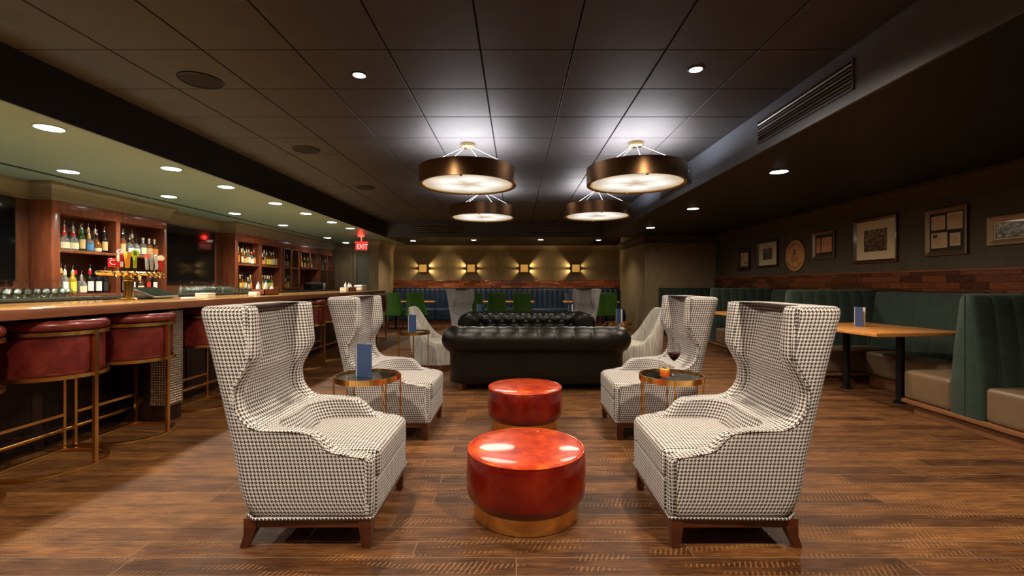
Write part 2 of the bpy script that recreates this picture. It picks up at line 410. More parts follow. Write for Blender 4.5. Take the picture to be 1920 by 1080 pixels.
# ------------------------------------------------------------------ room shell
XL, XR, YF, YB = -5.65, 4.81, 13.8, -3.2        # left, right, far wall, wall behind the camera
ZS, ZC = 2.38, 2.74                               # soffit, tiled ceiling
RX0, RX1, RY1 = -3.27, 2.17, 11.6                 # raised tiled recess
struct('floor', box(BM(), XL-.1, XR+.1, YB-.1, YF+.1, -.1, 0), 'plank_floor', 'dark hand-scraped wooden plank floor', 'floor')
struct('wall_left', box(BM(), XL-.1, XL, YB, YF, 0, ZC), 'wall_dark', 'dark wall behind the bar shelves', 'wall')
bm = BM(); box(bm, XR, XR+.1, YB, 11.1, 0, ZC); struct('wall_right', bm, 'wall_dark', 'dark wall with framed pictures over the booths', 'wall')
struct('wall_far', box(BM(), -5.75, 3.2, YF, YF+.1, 0, ZC), 'wall_linen', 'taupe linen-papered wall with square brass lights', 'wall')
bm = BM(); box(bm, 3.10, XR+.1, 11.1, YF, 0, ZC); struct('wall_corner', bm, 'wall_linen', 'taupe wall block right of the blue banquette', 'wall')
struct('wall_behind', box(BM(), XL-.1, XR+.1, YB-.1, YB, 0, ZC), 'wall_dark', 'wall behind the camera', 'wall')
# stub wall with pilaster between exit door and banquette
bm = BM(); box(bm, -3.93, -3.68, 12.3, YF, 0, ZS); struct('wall_stub', bm, 'wall_linen', 'stub wall beside the exit door', 'wall')
# ceiling tiles
bm = BM()
xs = [-.235+.607*k for k in range(-6, 5)]; ys = [3.01+.605*k for k in range(-11, 16)]
xs = [x for x in xs if RX0 < x < RX1]; ys = [y for y in ys if YB < y < RY1]
xs = [RX0]+xs+[RX1]; ys = [YB]+ys+[RY1]
for a, c in zip(xs, xs[1:]):
    for d, e in zip(ys, ys[1:]):
        if c-a > .03 and e-d > .03: box(bm, a+.005, c-.005, d+.004, e-.004, ZC, ZC+.02, .003, 1)
struct('ceiling', bm, 'tile', 'charcoal square-tiled ceiling', 'ceiling')
struct('ceiling', box(BM(), XL, XR+.1, YB, YF+.1, ZC+.022, ZC+.1), 'tile_gap', 'black deck above the ceiling tiles', 'ceiling')
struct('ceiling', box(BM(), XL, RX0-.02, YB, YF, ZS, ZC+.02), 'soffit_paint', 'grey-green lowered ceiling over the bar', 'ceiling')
struct('trim_1', box(BM(), RX0-.02, RX0, YB, RY1, ZS, ZC+.02), 'fascia_paint', 'dark fascia of the lowered ceiling over the bar', 'trim')
struct('ceiling', box(BM(), RX1+.02, XR, YB, 11.1, ZS, ZC+.02), 'dark_shaded_paint', 'shade-darkened lowered ceiling over the booths', 'ceiling')
struct('trim_2', box(BM(), RX1, RX1+.02, YB, RY1, ZS, ZC+.02), 'beam_paint', 'grey fascia with air grilles over the booths', 'trim')
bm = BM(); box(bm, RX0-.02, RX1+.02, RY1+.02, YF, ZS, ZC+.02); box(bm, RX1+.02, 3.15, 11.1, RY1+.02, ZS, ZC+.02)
struct('ceiling', bm, 'dark_shaded_paint', 'dark lowered ceiling before the far wall', 'ceiling')
struct('trim_3', box(BM(), RX0, RX1, RY1, RY1+.02, ZS, ZC+.02), 'beam_paint', 'fascia with air grilles at the far end', 'trim')
# slot line in the bar soffit
struct('trim_4', box(BM(), -5.02, -4.97, YB, 12.6, ZS-.004, ZS+.01), 'tile_gap', 'dark slot line in the ceiling over the bar', 'trim')

def crown_profile(h=.19, p=.10):
    return [(0, -h), (.012, -h), (.012, -h+.035), (.03, -h+.04), (.034, -h+.07), (.055, -.07), (.078, -.04), (p, -.035), (p, 0), (0, 0)]
def crown(bm, a, c, nrm, z=ZS, h=.19, p=.10, e0=0, e1=0):
    """crown moulding from a to c (xy), projecting along nrm; e0/e1 mitre extensions per unit projection"""
    a = Vector((*a, 0)); c = Vector((*c, 0)); d = (c-a).normalized(); n3 = Vector((*nrm, 0))
    pr = crown_profile(h, p)
    loft(bm, [[a+n3*x-d*(x*e0)+Vector((0, 0, z+y)) for x, y in pr], [c+n3*x+d*(x*e1)+Vector((0, 0, z+y)) for x, y in pr]])
bm = BM(); crown(bm, (-3.68, YF), (3.10, YF), (0, -1), e0=-1, e1=-1); crown(bm, (-3.68, 12.3), (-3.68, YF), (1, 0), e0=1, e1=-1)
crown(bm, (-3.93, 12.3), (-3.68, 12.3), (0, -1), e0=1, e1=1); crown(bm, (-3.93, YF), (-3.93, 12.3), (-1, 0), e0=-1, e1=1)
crown(bm, (-5.64, YF), (-3.93, YF), (0, -1), e1=-1); struct('trim_5', bm, 'trim_paint', 'olive crown moulding on the far wall', 'trim')
bm = BM(); crown(bm, (3.10, YF), (3.10, 11.1), (-1, 0), e0=-1, e1=1); crown(bm, (3.10, 11.1), (XR, 11.1), (0, -1), e0=1, e1=-1)
crown(bm, (XR, 11.1), (XR, YB), (-1, 0), h=.24, e0=-1); struct('trim_6', bm, 'wall_dark', 'dark crown moulding over the right wall', 'trim')
# brick bands
struct('trim_7', box(BM(), -3.68, 3.10, YF-.03, YF, 1.085, 1.315), 'brick_lit', 'glazed red-brown brick band over the blue banquette', 'trim')
struct('trim_8', box(BM(), XR-.03, XR, YB, 11.1, 1.12, 1.35), 'brick_shaded', 'glazed red-brown brick band under the pictures', 'trim')
struct('trim_9', box(BM(), XR-.04, XR, YB, 11.1, 1.35, 1.368, .004), 'cherry', 'thin red-brown wood ledge over the brick band', 'trim')
struct('baseboard_right', box(BM(), 3.10, XR, 11.06, 11.1, 0, .14), 'wall_dark', 'dark baseboard', 'baseboard')
# exit door
bm = BM()
for a in ((-4.85, -4.77, 0, 2.12), (-3.98, -3.93, 0, 2.12), (-4.77, -3.98, 2.05, 2.12)): box(bm, a[0], a[1], YF-.05, YF, a[2], a[3], .008)
d = struct('door_1', box(BM(), -4.75, -3.99, YF-.03, YF, .01, 2.05), 'door_paint', 'plain olive-grey door under the red exit sign', 'door')
obj('door_frame', bm, 'trim_paint', d)
bm = BM(); lathe(bm, [(0, 0), (.012, 0), (.012, .03), (.028, .04), (.03, .06), (0, .07)], 16); xform(bm, Matrix.Translation((-4.68, YF-.03, 1.0)) @ Matrix.Rotation(PI/2, 4, 'X')); obj('door_knob', bm, 'brass', d)
bm = BM(); box(bm, -5.45, -5.3, YF-.03, YF, 0, 2.19, .005); box(bm, -4.98, -4.9, YF-.03, YF, 0, 2.19, .005); struct('trim_10', bm, 'trim_paint', 'olive pilaster strips beside the exit door', 'trim')

# ------------------------------------------------------------------ air grilles, speakers, sign
def air_grille(label, M, L, H, n):
    t = thing('air_grille', label, 'air grille', M.translation, 0, None)
    R = M.to_3x3().to_4x4()
    bm = BM()
    for a in ((0, L, 0, .012), (0, L, H-.012, H), (0, .012, 0, H), (L-.012, L, 0, H)): box(bm, a[0], a[1], -.008, .004, a[2], a[3])
    part('frame', xform(bm, R), 'beam_paint', t, smooth=False)
    part('backing', xform(box(BM(), .01, L-.01, -.0025, .0, .01, H-.01), R), 'tile_gap', t, smooth=False)
    for k in range(n):
        z = .02+(H-.04)*(k+.5)/n
        bm = box(BM(), .012, L-.012, -.011, -.005, -.006, .006, .002, 1)
        xform(bm, R @ Matrix.Translation((0, 0, z)) @ Matrix.Rotation(.5, 4, 'X')); part('slat', bm, 'grille_metal' if k % 2 else 'beam_paint', t)
    return t
def face_x(x, y, z, s):    # panel on plane x facing -x (s=-1): local x -> -y ; local -y -> -x
    return Matrix.Translation((x, y, z)) @ Matrix.Rotation(PI/2*s, 4, 'Z')
air_grille('long slatted air grille, the one nearest the camera on the grey fascia above the booths', face_x(RX1-.004, 4.12, 2.46, -1), 1.17, .20, 6)
air_grille('slatted air grille on the grey fascia behind the right front pendant', face_x(RX1-.004, 6.9, 2.46, -1), 1.17, .20, 6)
air_grille('slatted air grille at the left of the far fascia', Matrix.Translation((-2.55, RY1-.004, 2.47)), 1.2, .19, 6)
air_grille('slatted air grille in the middle of the far fascia, between the rear pendants', Matrix.Translation((.3, RY1-.004, 2.47)), 1.2, .19, 6)
for x, y, lb in ((-2.37, 3.46, 'nearest the camera'), (-2.39, 5.24, 'second from the camera'), (-2.39, 7.3, 'third from the camera')):
    t = thing('ceiling_speaker', 'round black speaker flush in the dark ceiling tiles, '+lb, 'speaker', (x, y, ZC), group='ceiling speakers')
    part('rim', lathe(BM(), [(.135, 0), (.15, 0), (.15, -.008), (.14, -.012), (.135, -.008)], 40, close=False), 'dark_shaded_paint', t)
    part('mesh_cover', lathe(BM(), [(0, -.008), (.135, -.006), (.135, 0)], 40, close=False), 'tile_gap', t)
where_count = {}
tot = {}
for D in DOWN: tot[D[8]] = tot.get(D[8], 0)+1
for x, y, z, r, p, c, a, bl, wh in DOWN:
    k = where_count.get(wh, 0); where_count[wh] = k+1
    if y < 3: continue
    first = sum(1 for D in DOWN if D[8] == wh and D[1] < 3)
    lab = 'small round recessed lamp in the '+wh if tot[wh] == 1 else 'round recessed ceiling lamp, %s of the %s' % (ORD[k-first]+(' from the left' if 'banquette' in wh else ' from the camera'), wh)
    t = thing('recessed_lamp', lab, 'ceiling lamp', (x, y, z), group='recessed ceiling lamps')
    part('trim_ring', lathe(BM(), [(r, 0), (r+.012, 0), (r+.012, -.003), (r+.004, -.007), (r, -.006)], 32, close=False), 'soffit_paint' if 'bar row' in wh else 'dark_shaded_paint', t)
    part('lens', lathe(BM(), [(r, 0), (r, -.006), (r*.7, -.010), (0, -.012)], 32, close=False), 'lens' if r > .05 else 'lens_warm', t)
for x, y, z, r, p, c, a, bl, wh in DOWN:
    lamp('SPOT', 'recessed_spot', (x, y, z-.02), p, c, size=.05, angle=a, blend=bl)

# exit sign, hung under the soffit
t = thing('exit_sign', 'red glowing exit sign hanging from the ceiling above the door', 'exit sign', (-3.70, 11.0, ZS))
part('canopy', box(BM(), -.09, .09, -.03, .03, -.05, 0, .006), 'white', t)
part('stem', box(BM(), -.01, .01, -.01, .01, -.18, -.05), 'white', t)
part('top_bar', box(BM(), -.155, .155, -.02, .02, -.19, -.165, .004), 'red_neon', t)
part('panel', box(BM(), -.145, .145, -.006, .006, -.37, -.19, .003), 'red_panel', t)
text_obj('letters', 'EXIT', .155, 'exit_letter', t, (.02, -.0075, -.285), (PI/2, 0, 0), .0015, scale=(.82, 1, 1))
text_obj('letters', 'EXIT', .155, 'exit_letter', t, (-.02, .0075, -.285), (PI/2, 0, PI), .0015, scale=(.82, 1, 1))
lamp('POINT', 'exit_glow', (-3.70, 10.95, 2.31), 2.2, (1, .03, .02), size=.05)

# ------------------------------------------------------------------ pendants
def make_pendant(label):
    t = thing('drum_pendant', label, 'pendant lamp', group='drum pendants')
    R = .53; z0, z1 = 2.285, 2.465
    part('drum_ring', lathe(BM(), [(R-.012, z0), (R-.004, z0-.002), (R, z0), (R, z1), (R-.012, z1), (R-.012, z0)], 96, close=False), 'bronze', t)
    part('rim', lathe(BM(), [(R-.04, z0+.006), (R-.012, z0), (R-.010, z0+.02), (R-.04, z0+.02), (R-.04, z0+.006)], 96, close=False), 'gold_paint', t)
    part('diffuser', lathe(BM(), [(0, z0+.016), (R-.014, z0+.016), (R-.014, z0+.022), (0, z0+.022)], 96, close=False), 'diffuser', t)
    c = part('canopy', lathe(BM(), [(0, 2.70), (.07, 2.70), (.078, 2.706), (.078, 2.735), (0, 2.735)], 40), 'brass_bright', t)
    part('canopy_screw', lathe(BM(), [(0, 2.696), (.008, 2.696), (.008, 2.701), (0, 2.701)], 12), 'gold_paint', c)
    for k in range(4):
        a = PI/4+k*PI/2+.25
        part('suspension_cable', tube(BM(), [(.05*math.cos(a), .05*math.sin(a), 2.705), ((R-.02)*math.cos(a), (R-.02)*math.sin(a), z1-.01)], .0028, 6), 'white_cable', t)
        cl = BM(); box(cl, R-.06, R-.008, -.012, .012, z0-.004, z0+.004); xform(cl, Matrix.Rotation(a+.5, 4, 'Z')); part('clip', cl, 'brass', t)
    return t
p0 = make_pendant('wide bronze drum pendant with glowing white disc, front left of the four')
p0.location = (-.53, 5.05, 0)
for x, y, lb in ((1.30, 5.0, 'front right of the four'), (-.545, 7.55, 'rear left of the four'), (1.30, 7.4, 'rear right of the four')):
    copy_tree(p0, (x, y, 0), label='wide bronze drum pendant with glowing white disc, '+lb)
for x, y in ((-.53, 5.05), (1.30, 5.0), (-.545, 7.55), (1.30, 7.4)):
    lamp('AREA', 'pendant_uplight', (x, y, 2.42), 31, (.97, .94, 1.0), rot=(PI, 0, 0), size=.9)
    lamp('AREA', 'pendant_downlight', (x, y, 2.275), 16, (1, .9, .76), size=.95)

# ------------------------------------------------------------------ wall lights on the far wall
def make_sconce(label):
    t = thing('wall_light', label, 'wall light', group='square brass wall lights')
    s = .11
    part('front_plate', box(BM(), -s, s, -.10, -.094, -s, s, .004), 'amber_plate', t)
    part('plate_edge', box(BM(), -s-.004, s+.004, -.094, -.088, -s-.004, s+.004, .002), 'brass', t)
    part('top_plate', box(BM(), -s, s, -.094, 0, s-.006, s, .002), 'brass', t)
    part('bottom_plate', box(BM(), -s, s, -.094, 0, -s, -s+.006, .002), 'brass', t)
    part('centre_bar', box(BM(), -s-.004, s+.004, -.094, 0, -.012, .012, .002), 'brass', t)
    return t
s0 = None
for i, px in enumerate((793.5, 883.5, 983, 1079.5)):
    x = (px-968)/863*13.75; lab = 'square brass box light washing the far wall, %s from the left' % ORD[i]
    if s0 is None: s0 = make_sconce(lab); s0.location = (x, YF, 1.67)
    else: copy_tree(s0, (x, YF, 1.67), label=lab)
    inner = 1 if i in (0, 2) else -1
    for sx in (-1, 1):
        p = 30 if sx == inner else 11
        for sz in (-1, 1):
            lamp('SPOT', 'wall_light_beam', (x+sx*.085, YF-.055, 1.67+sz*.035), p, (1, .74, .36), size=.006, angle=66, blend=1.0, spot_to=(x+sx*.75, YF-.01, 1.67+sz*.30))

# ------------------------------------------------------------------ bar counter
bar = thing('bar_counter', 'long wooden bar counter with polished top running along the left', 'bar counter', (0, 0, 0))
bm = BM(); box(bm, -3.66, -2.9, -1.5, 10.17, 1.0, 1.066, .006); part('bar_top', bm, 'bar_wood', bar)
part('edge_band', box(BM(), -2.905, -2.892, -1.5, 10.175, .998, 1.060, .003), 'bar_edge', bar)
bm = BM(); box(bm, -3.62, -3.52, -1.5, 10.05, 0, 1.0); part('front_panel', bm, 'bar_die', bar)
for y in [k*.93-.65 for k in range(0, 12)]:
    part('panel_strip', box(BM(), -3.52, -3.508, y-.03, y+.03, .12, .99, .003), 'bar_die', bar)
part('kick_board', box(BM(), -3.52, -3.505, -1.5, 10.05, 0, .12, .003), 'bar_die', bar)
pil = part('pilaster', box(BM(), -3.52, -3.05, 4.02, 4.19, 0, 1.0, .004), 'bar_die', bar)
bm = BM()
def studs(bm, ox, oy, oz, ux, uy, nx, nz, st, nrm):
    for i in range(nx):
        for j in range(nz):
            c = Vector((ox, oy, oz))+Vector((ux, uy, 0))*((i+.5)*st)+Vector((0, 0, (j+.5)*st)); n3 = Vector(nrm); s = Vector((ux, uy, 0))*(st*.42); u = Vector((0, 0, st*.42))
            q = [bm.verts.new(c+a*s+b_*u) for a, b_ in ((-1, -1), (1, -1), (1, 1), (-1, 1))]; tp = bm.verts.new(c+n3*.006)
            for k in range(4): bm.faces.new((q[k], q[(k+1) % 4], tp))
box(bm, -3.19, -3.048, 4.005, 4.02, .14, .97); studs(bm, -3.185, 4.005, .15, 1, 0, 6, 36, .022, (0, -1, 0))
box(bm, -3.05, -3.035, 4.005, 4.19, .14, .97); studs(bm, -3.035, 4.02, .15, 0, 1, 7, 36, .022, (1, 0, 0))
part('stud_plate', bm, 'grille_metal', pil, smooth=False)
bm = BM(); tube(bm, [(-3.36, -1.0, .13), (-3.36, 4.0, .13)], .019, 14); part('foot_rail', bm, 'brass', bar)
bm = BM(); tube(bm, [(-3.36, 4.22, .13), (-3.36, 9.9, .13)], .019, 14); part('foot_rail', bm, 'brass', bar)
for y in (1.6, 3.2, 4.5, 6.0, 7.6, 9.2):
    part('rail_bracket', tube(BM(), [(-3.52, y, .13), (-3.36, y, .13)], .012, 8), 'brass', bar)
# service counter against the left wall
tag(obj('bounce_mat', box(BM(), -4.98, -3.68, -1, 13.2, .001, .012, .004), 'bounce_pale'), 'unseen pale mat added behind the bar counter to bounce light', 'mat')  # unseen mat, added to bounce light up to the bar soffit
bc = thing('back_counter', 'dark stone-topped service counter against the wall behind the bar', 'counter', (0, 0, 0))
part('body', box(BM(), -5.62, -5.04, -1, 13.3, 0, 1.025), 'cherry_dark', bc); part('stone_top', box(BM(), -5.645, -5.0, -1, 13.35, 1.025, 1.06, .006), 'stone', bc)

# ------------------------------------------------------------------ shelving with crown
def shelf_unit(label, y0, y1, bays, shelves, glazed=(), niche=None):
    """front plane x=-5.35; bays: (ya,yb)"""
    t = thing('bottle_shelf', label, 'shelving', (0, 0, 0))
    X0, X1 = -5.645, -5.35; z0, zt, zc = 1.062, 2.04, 2.19
    part('back_panel', box(BM(), X0, X0+.015, y0, y1, z0, zc), 'cherry_dark', t)
    part('header', box(BM(), X0+.015, X1, y0, y1, zt, zc, .002), 'cherry', t)
    edges = [y0]+[v for b_ in bays for v in b_]+[y1]
    for a, c in zip(edges[::2], edges[1::2]): part('upright', box(BM(), X0+.015, X1, a, c, z0, zt, .002), 'cherry', t)
    for a, c in bays:
        part('bottom_rail', box(BM(), X0+.015, X1, a, c, z0, z0+.025), 'cherry', t)
        for z in shelves: part('shelf', box(BM(), X0+.015, X1-.003, a, c, z-.032, z, .002), 'cherry', t)
    bm = BM(); crown(bm, (X1, y1), (X1, y0), (1, 0), h=.2, e0=1, e1=1); crown(bm, (X1, y0), (X0, y0), (0, -1), h=.2, e0=1); crown(bm, (X0, y1), (X1, y1), (0, 1), h=.2, e1=1)
    part('crown', bm, 'trim_paint', t, smooth=False)
    part('frieze', box(BM(), X0, X1+.004, y0-.004, y1+.004, zc, ZS-.005), 'trim_paint', t)
    return t
B1 = [(5.40, 6.16), (6.22, 7.00)]; B2 = [(8.86, 9.60), (9.68, 10.46)]
shelf_unit('red-brown bottle shelving behind the beer taps, the nearer of two', 5.30, 7.05, B1, [1.615])
u2 = shelf_unit('long red-brown shelving at the far end of the bar, partly glazed', 8.76, 13.5, B2+[(10.56, 11.30), (11.38, 12.45), (12.52, 13.44)], [1.60])
for (a, c, z0, z1, nm) in ((10.56, 11.30, 1.09, 2.04, 3), (11.38, 12.45, 1.60, 2.04, 2), (12.52, 13.44, 1.09, 2.04, 4)):
    step = (c-a)/nm if nm > 2 else (c-a)/2
    k = 0; y = a
    nd = 2
    for q in range(nd):
        ya, yb = a+(c-a)*q/nd, a+(c-a)*(q+1)/nd
        bm = BM(); f = .035
        for bb in ((ya, ya+f, z0, z1), (yb-f, yb, z0, z1), (ya, yb, z0, z0+f), (ya, yb, z1-f, z1)): box(bm, -5.35, -5.33, bb[0], bb[1], bb[2], bb[3], .002)
        if z1-z0 > .6: box(bm, -5.35, -5.335, ya, yb, 1.57, 1.60)
        dr = part('glass_door', bm, 'cherry', u2)
        part('pane', box(BM(), -5.345, -5.341, ya+f, yb-f, z0+f, z1-f), 'thin_glass', dr, smooth=False)
        part('knob', xform(lathe(BM(), [(0, 0), (.006, 0), (.006, .012), (.012, .016), (.012, .024), (0, .028)], 12), Matrix.Translation((-5.33, yb-.02 if q == 0 else ya+.02, z0+.12)) @ Matrix.Rotation(PI/2, 4, 'Y')), 'brass', dr)
# panelling and crown over the two screens
for k, (y0, y1) in enumerate(((2.2, 5.295), (7.055, 8.755))):
    bm = BM(); box(bm, XL, -5.61, y0, y1, 1.062, 2.22); s = struct('trim_%d' % (11+k), bm, 'cherry_dark', 'red-brown panelling behind the wall screen', 'trim')
    bm = BM(); crown(bm, (-5.61, y1), (-5.61, y0), (1, 0), h=.2); struct('trim_%d' % (13+k), bm, 'trim_paint', 'olive crown moulding over the wall screen', 'trim')
for y0, y1, lb in ((3.35, 5.12, 'at the left edge, before the bottle shelves'), (7.12, 8.50, 'between the two bottle shelves')):
    t = thing('wall_screen', 'large black wall-mounted screen '+lb, 'television', (0, 0, 0))
    part('housing', box(BM(), -5.605, -5.565, y0, y1, 1.23, 2.16, .006), 'black_plastic', t); part('display', box(BM(), -5.566, -5.562, y0+.012, y1-.012, 1.245, 2.148), 'screen', t, smooth=False)

# ------------------------------------------------------------------ bottles
for nm, c, tr in (('g_clear', (.75, .78, .76), .85), ('g_amber', (.40, .13, .02), .6), ('g_brown', (.07, .018, .006), .25), ('g_green', (.035, .10, .025), .5), ('g_dark', (.010, .010, .008), .1), ('g_yellow', (.70, .50, .03), .5)):
    mat(nm, c, .04, trans=tr, var=.02)
for nm, c in (('l_cream', (.72, .62, .40)), ('l_yellow', (.75, .62, .08)), ('l_blue', (.06, .22, .45)), ('l_white', (.75, .74, .68)), ('l_orange', (.70, .25, .05)), ('l_red', (.60, .03, .02)), ('l_black', (.03, .03, .03)), ('l_tan', (.55, .40, .18)),
             ('c_red', (.60, .015, .015)), ('c_black', (.012, .012, .012)), ('c_gold', (.65, .42, .10)), ('c_green', (.05, .22, .06)), ('c_steel', (.75, .75, .72)), ('c_cream', (.8, .7, .45))):
    mat(nm, c, .35, .9 if nm == 'c_steel' else 0, var=.1, scale=30)
SHAPES = {
 'tall': [(0, 0), (.034, 0), (.037, .005), (.037, .165), (.033, .185), (.016, .215), (.0135, .225), (.0135, .275), (0, .275)],
 'wine': [(0, 0), (.034, 0), (.037, .005), (.037, .175), (.034, .195), (.018, .225), (.0145, .235), (.0145, .29), (0, .29)],
 'squat': [(0, 0), (.046, 0), (.050, .006), (.050, .105), (.044, .135), (.020, .165), (.0145, .175), (.0145, .215), (0, .215)],
 'round': [(0, 0), (.040, 0), (.046, .01), (.052, .06), (.046, .11), (.022, .15), (.014, .165), (.014, .225), (0, .225)],
 'slim': [(0, 0), (.029, 0), (.031, .004), (.031, .19), (.025, .215), (.013, .24), (.012, .30), (0, .30)],
 'flask': [(0, 0), (.042, 0), (.045, .006), (.045, .13), (.038, .16), (.017, .18), (.014, .19), (.014, .23), (0, .23)]}
_bcache = {}
def bottle(shape, glass, label_m, cap, top, loc, lab, grp, rot=0):
    key = (shape, glass, label_m, cap, top)
    if key not in _bcache:
        t = thing('bottle', lab, 'bottle', loc, rot, grp)
        pr = SHAPES[shape]; H = pr[-1][1]; R = max(r for r, z in pr); body_h = [z for r, z in pr if r > R*.97][-1]
        part('glass_body', lathe(BM(), pr, 20), glass, t)
        lo, hi = body_h*.18, body_h*.88
        bm = BM()      # label wraps the front two thirds
        n = 14; rr = [pr_r(pr, lo)+.0008, pr_r(pr, hi)+.0008]
        rings = []
        for z in [lo+(hi-lo)*q/4 for q in range(5)]:
            r_ = pr_r(pr, z)+.0009; rings.append([(r_*math.cos(a), r_*math.sin(a), z) for a in [(-1.1+2.2*k/n) for k in range(n+1)]])
        loft(bm, rings, closed_ring=False, cap0=False, cap1=False); part('paper_label', bm, label_m, t)
        part('neck_foil', lathe(BM(), [(.0155, H-.05), (.0165, H-.05), (.0165, H+.001), (0, H+.001)], 14, close=False), cap, t)
        if top == 'pour':
            bm = BM(); lathe(bm, [(.012, H), (.011, H+.012), (.005, H+.02)], 10); tube(bm, [(0, 0, H+.015), (.002, 0, H+.04), (.009, 0, H+.07)], .0042, 8, r_end=.003); part('pour_spout', bm, 'c_steel', t)
        elif top == 'cork': part('stopper', lathe(BM(), [(.010, H), (.018, H+.003), (.018, H+.025), (0, H+.03)], 14), 'c_cream' if cap != 'c_black' else 'c_black', t)
        _bcache[key] = t; return t
    return copy_tree(_bcache[key], loc, rot, lab, grp)
def pr_r(pr, z):
    for (r0, z0), (r1, z1) in zip(pr, pr[1:]):
        if z0 <= z <= z1 and z1 > z0: return r0+(r1-r0)*(z-z0)/(z1-z0)
    return pr[2][0]
GN = {'g_clear': 'clear', 'g_amber': 'amber', 'g_brown': 'brown', 'g_green': 'green', 'g_dark': 'black', 'g_yellow': 'yellow'}
LN = {'l_cream': 'cream', 'l_yellow': 'yellow', 'l_blue': 'blue', 'l_white': 'white', 'l_orange': 'orange', 'l_red': 'red', 'l_black': 'black', 'l_tan': 'tan'}
def row(bay, z, x, where, specs, jitter=.012):
    a, c = bay; n = len(specs)
    for i, (sh, gl, lb, cp, tp) in enumerate(specs):
        R = max(r for r, _ in SHAPES[sh])
        y = a+.055+(c-a-.11)*(i+.5)/n if n > 1 else (a+c)/2
        bottle(sh, gl, lb, cp, tp, (x+random.uniform(-.01, .01), y, z), '%s bottle, %s label, %s from left, %s' % (GN[gl], LN[lb], ORD[i], where), 'bottles behind the bar', random.uniform(-.35, .1))
row(B1[0], 1.616, -5.41, 'front row, upper shelf left of taps', [('squat', 'g_clear', 'l_cream', 'c_red', 'pour'), ('squat', 'g_clear', 'l_cream', 'c_red', 'pour'), ('tall', 'g_green', 'l_tan', 'c_green', 'pour'), ('squat', 'g_clear', 'l_blue', 'c_gold', 'pour'), ('round', 'g_amber', 'l_cream', 'c_black', 'pour'), ('tall', 'g_dark', 'l_tan', 'c_black', 'pour')])
row((B1[0][0]+.03, B1[0][1]-.02), 1.616, -5.53, 'back row, upper shelf left of taps', [('tall', 'g_clear', 'l_red', 'c_red', 'pour'), ('slim', 'g_clear', 'l_cream', 'c_red', 'pour'), ('slim', 'g_clear', 'l_white', 'c_steel', 'pour'), ('tall', 'g_clear', 'l_blue', 'c_gold', 'pour'), ('slim', 'g_amber', 'l_tan', 'c_cream', 'pour'), ('slim', 'g_clear', 'l_cream', 'c_cream', 'pour')])
row(B1[1], 1.616, -5.41, 'front row, upper shelf behind right taps', [('tall', 'g_amber', 'l_tan', 'c_black', 'pour'), ('squat', 'g_clear', 'l_white', 'c_black', 'pour'), ('squat', 'g_clear', 'l_white', 'c_black', 'cork'), ('flask', 'g_clear', 'l_cream', 'c_steel', 'cork'), ('flask', 'g_amber', 'l_tan', 'c_steel', 'cork'), ('flask', 'g_brown', 'l_orange', 'c_steel', 'cork')])
row((B1[1][0], B1[1][1]-.25), 1.616, -5.53, 'back row, upper shelf behind right taps', [('tall', 'g_clear', 'l_white', 'c_black', 'pour'), ('slim', 'g_clear', 'l_cream', 'c_black', 'pour'), ('slim', 'g_amber', 'l_cream', 'c_cream', 'pour')])
row(B1[0], 1.088, -5.41, 'front row, lower shelf left of tower', [('tall', 'g_clear', 'l_white', 'c_cream', 'pour'), ('tall', 'g_yellow', 'l_yellow', 'c_gold', 'pour'), ('squat', 'g_clear', 'l_cream', 'c_steel', 'pour'), ('wine', 'g_dark', 'l_white', 'c_red', 'none'), ('wine', 'g_dark', 'l_white', 'c_orange' if False else 'c_black', 'none'), ('tall', 'g_dark', 'l_black', 'c_black', 'pour')])
row((B1[0][0]+.05, B1[0][1]-.05), 1.088, -5.53, 'back row, lower shelf left of tower', [('slim', 'g_amber', 'l_tan', 'c_gold', 'pour'), ('wine', 'g_dark', 'l_cream', 'c_red', 'none'), ('slim', 'g_clear', 'l_cream', 'c_gold', 'pour')])
row(B1[1], 1.088, -5.41, 'lower shelf right of the tap tower', [('wine', 'g_dark', 'l_cream', 'c_black', 'none'), ('tall', 'g_brown', 'l_white', 'c_black', 'none'), ('squat', 'g_brown', 'l_cream', 'c_gold', 'cork'), ('tall', 'g_brown', 'l_red', 'c_red', 'none'), ('tall', 'g_dark', 'l_white', 'c_cream', 'pour')])
def rnd_row(bay, z, x, where, n, seed, tops=('pour', 'cork')):
    r = random.Random(seed); sp = []
    for _ in range(n):
        sp.append((r.choice(['tall', 'slim', 'flask', 'tall']), r.choice(['g_clear', 'g_amber', 'g_brown', 'g_green', 'g_amber']), r.choice(['l_cream', 'l_tan', 'l_white', 'l_yellow', 'l_orange']), r.choice(['c_cream', 'c_gold', 'c_black', 'c_red']), r.choice(tops)))
    row(bay, z, x, where, sp)
rnd_row(B2[0], 1.601, -5.41, 'front row, far upper shelf, left bay', 7, 3)
rnd_row((B2[0][0], B2[0][1]-.2), 1.601, -5.52, 'back row, far upper shelf, left bay', 4, 4)
rnd_row(B2[1], 1.601, -5.41, 'far upper shelf, right bay', 7, 5)
rnd_row(B2[0], 1.088, -5.50, 'far lower shelf, left bay', 7, 6)
rnd_row(B2[1], 1.088, -5.50, 'far lower shelf, right bay', 7, 8)
rnd_row((10.60, 11.26), 1.088, -5.48, 'lower shelf behind first glass doors', 5, 9)
rnd_row((10.60, 11.26), 1.601, -5.48, 'upper shelf behind first glass doors', 4, 10)
rnd_row((11.42, 12.40), 1.601, -5.48, 'upper shelf behind middle glass doors', 5, 11)
rnd_row((12.56, 13.40), 1.601, -5.48, 'upper shelf behind last glass doors', 3, 12)

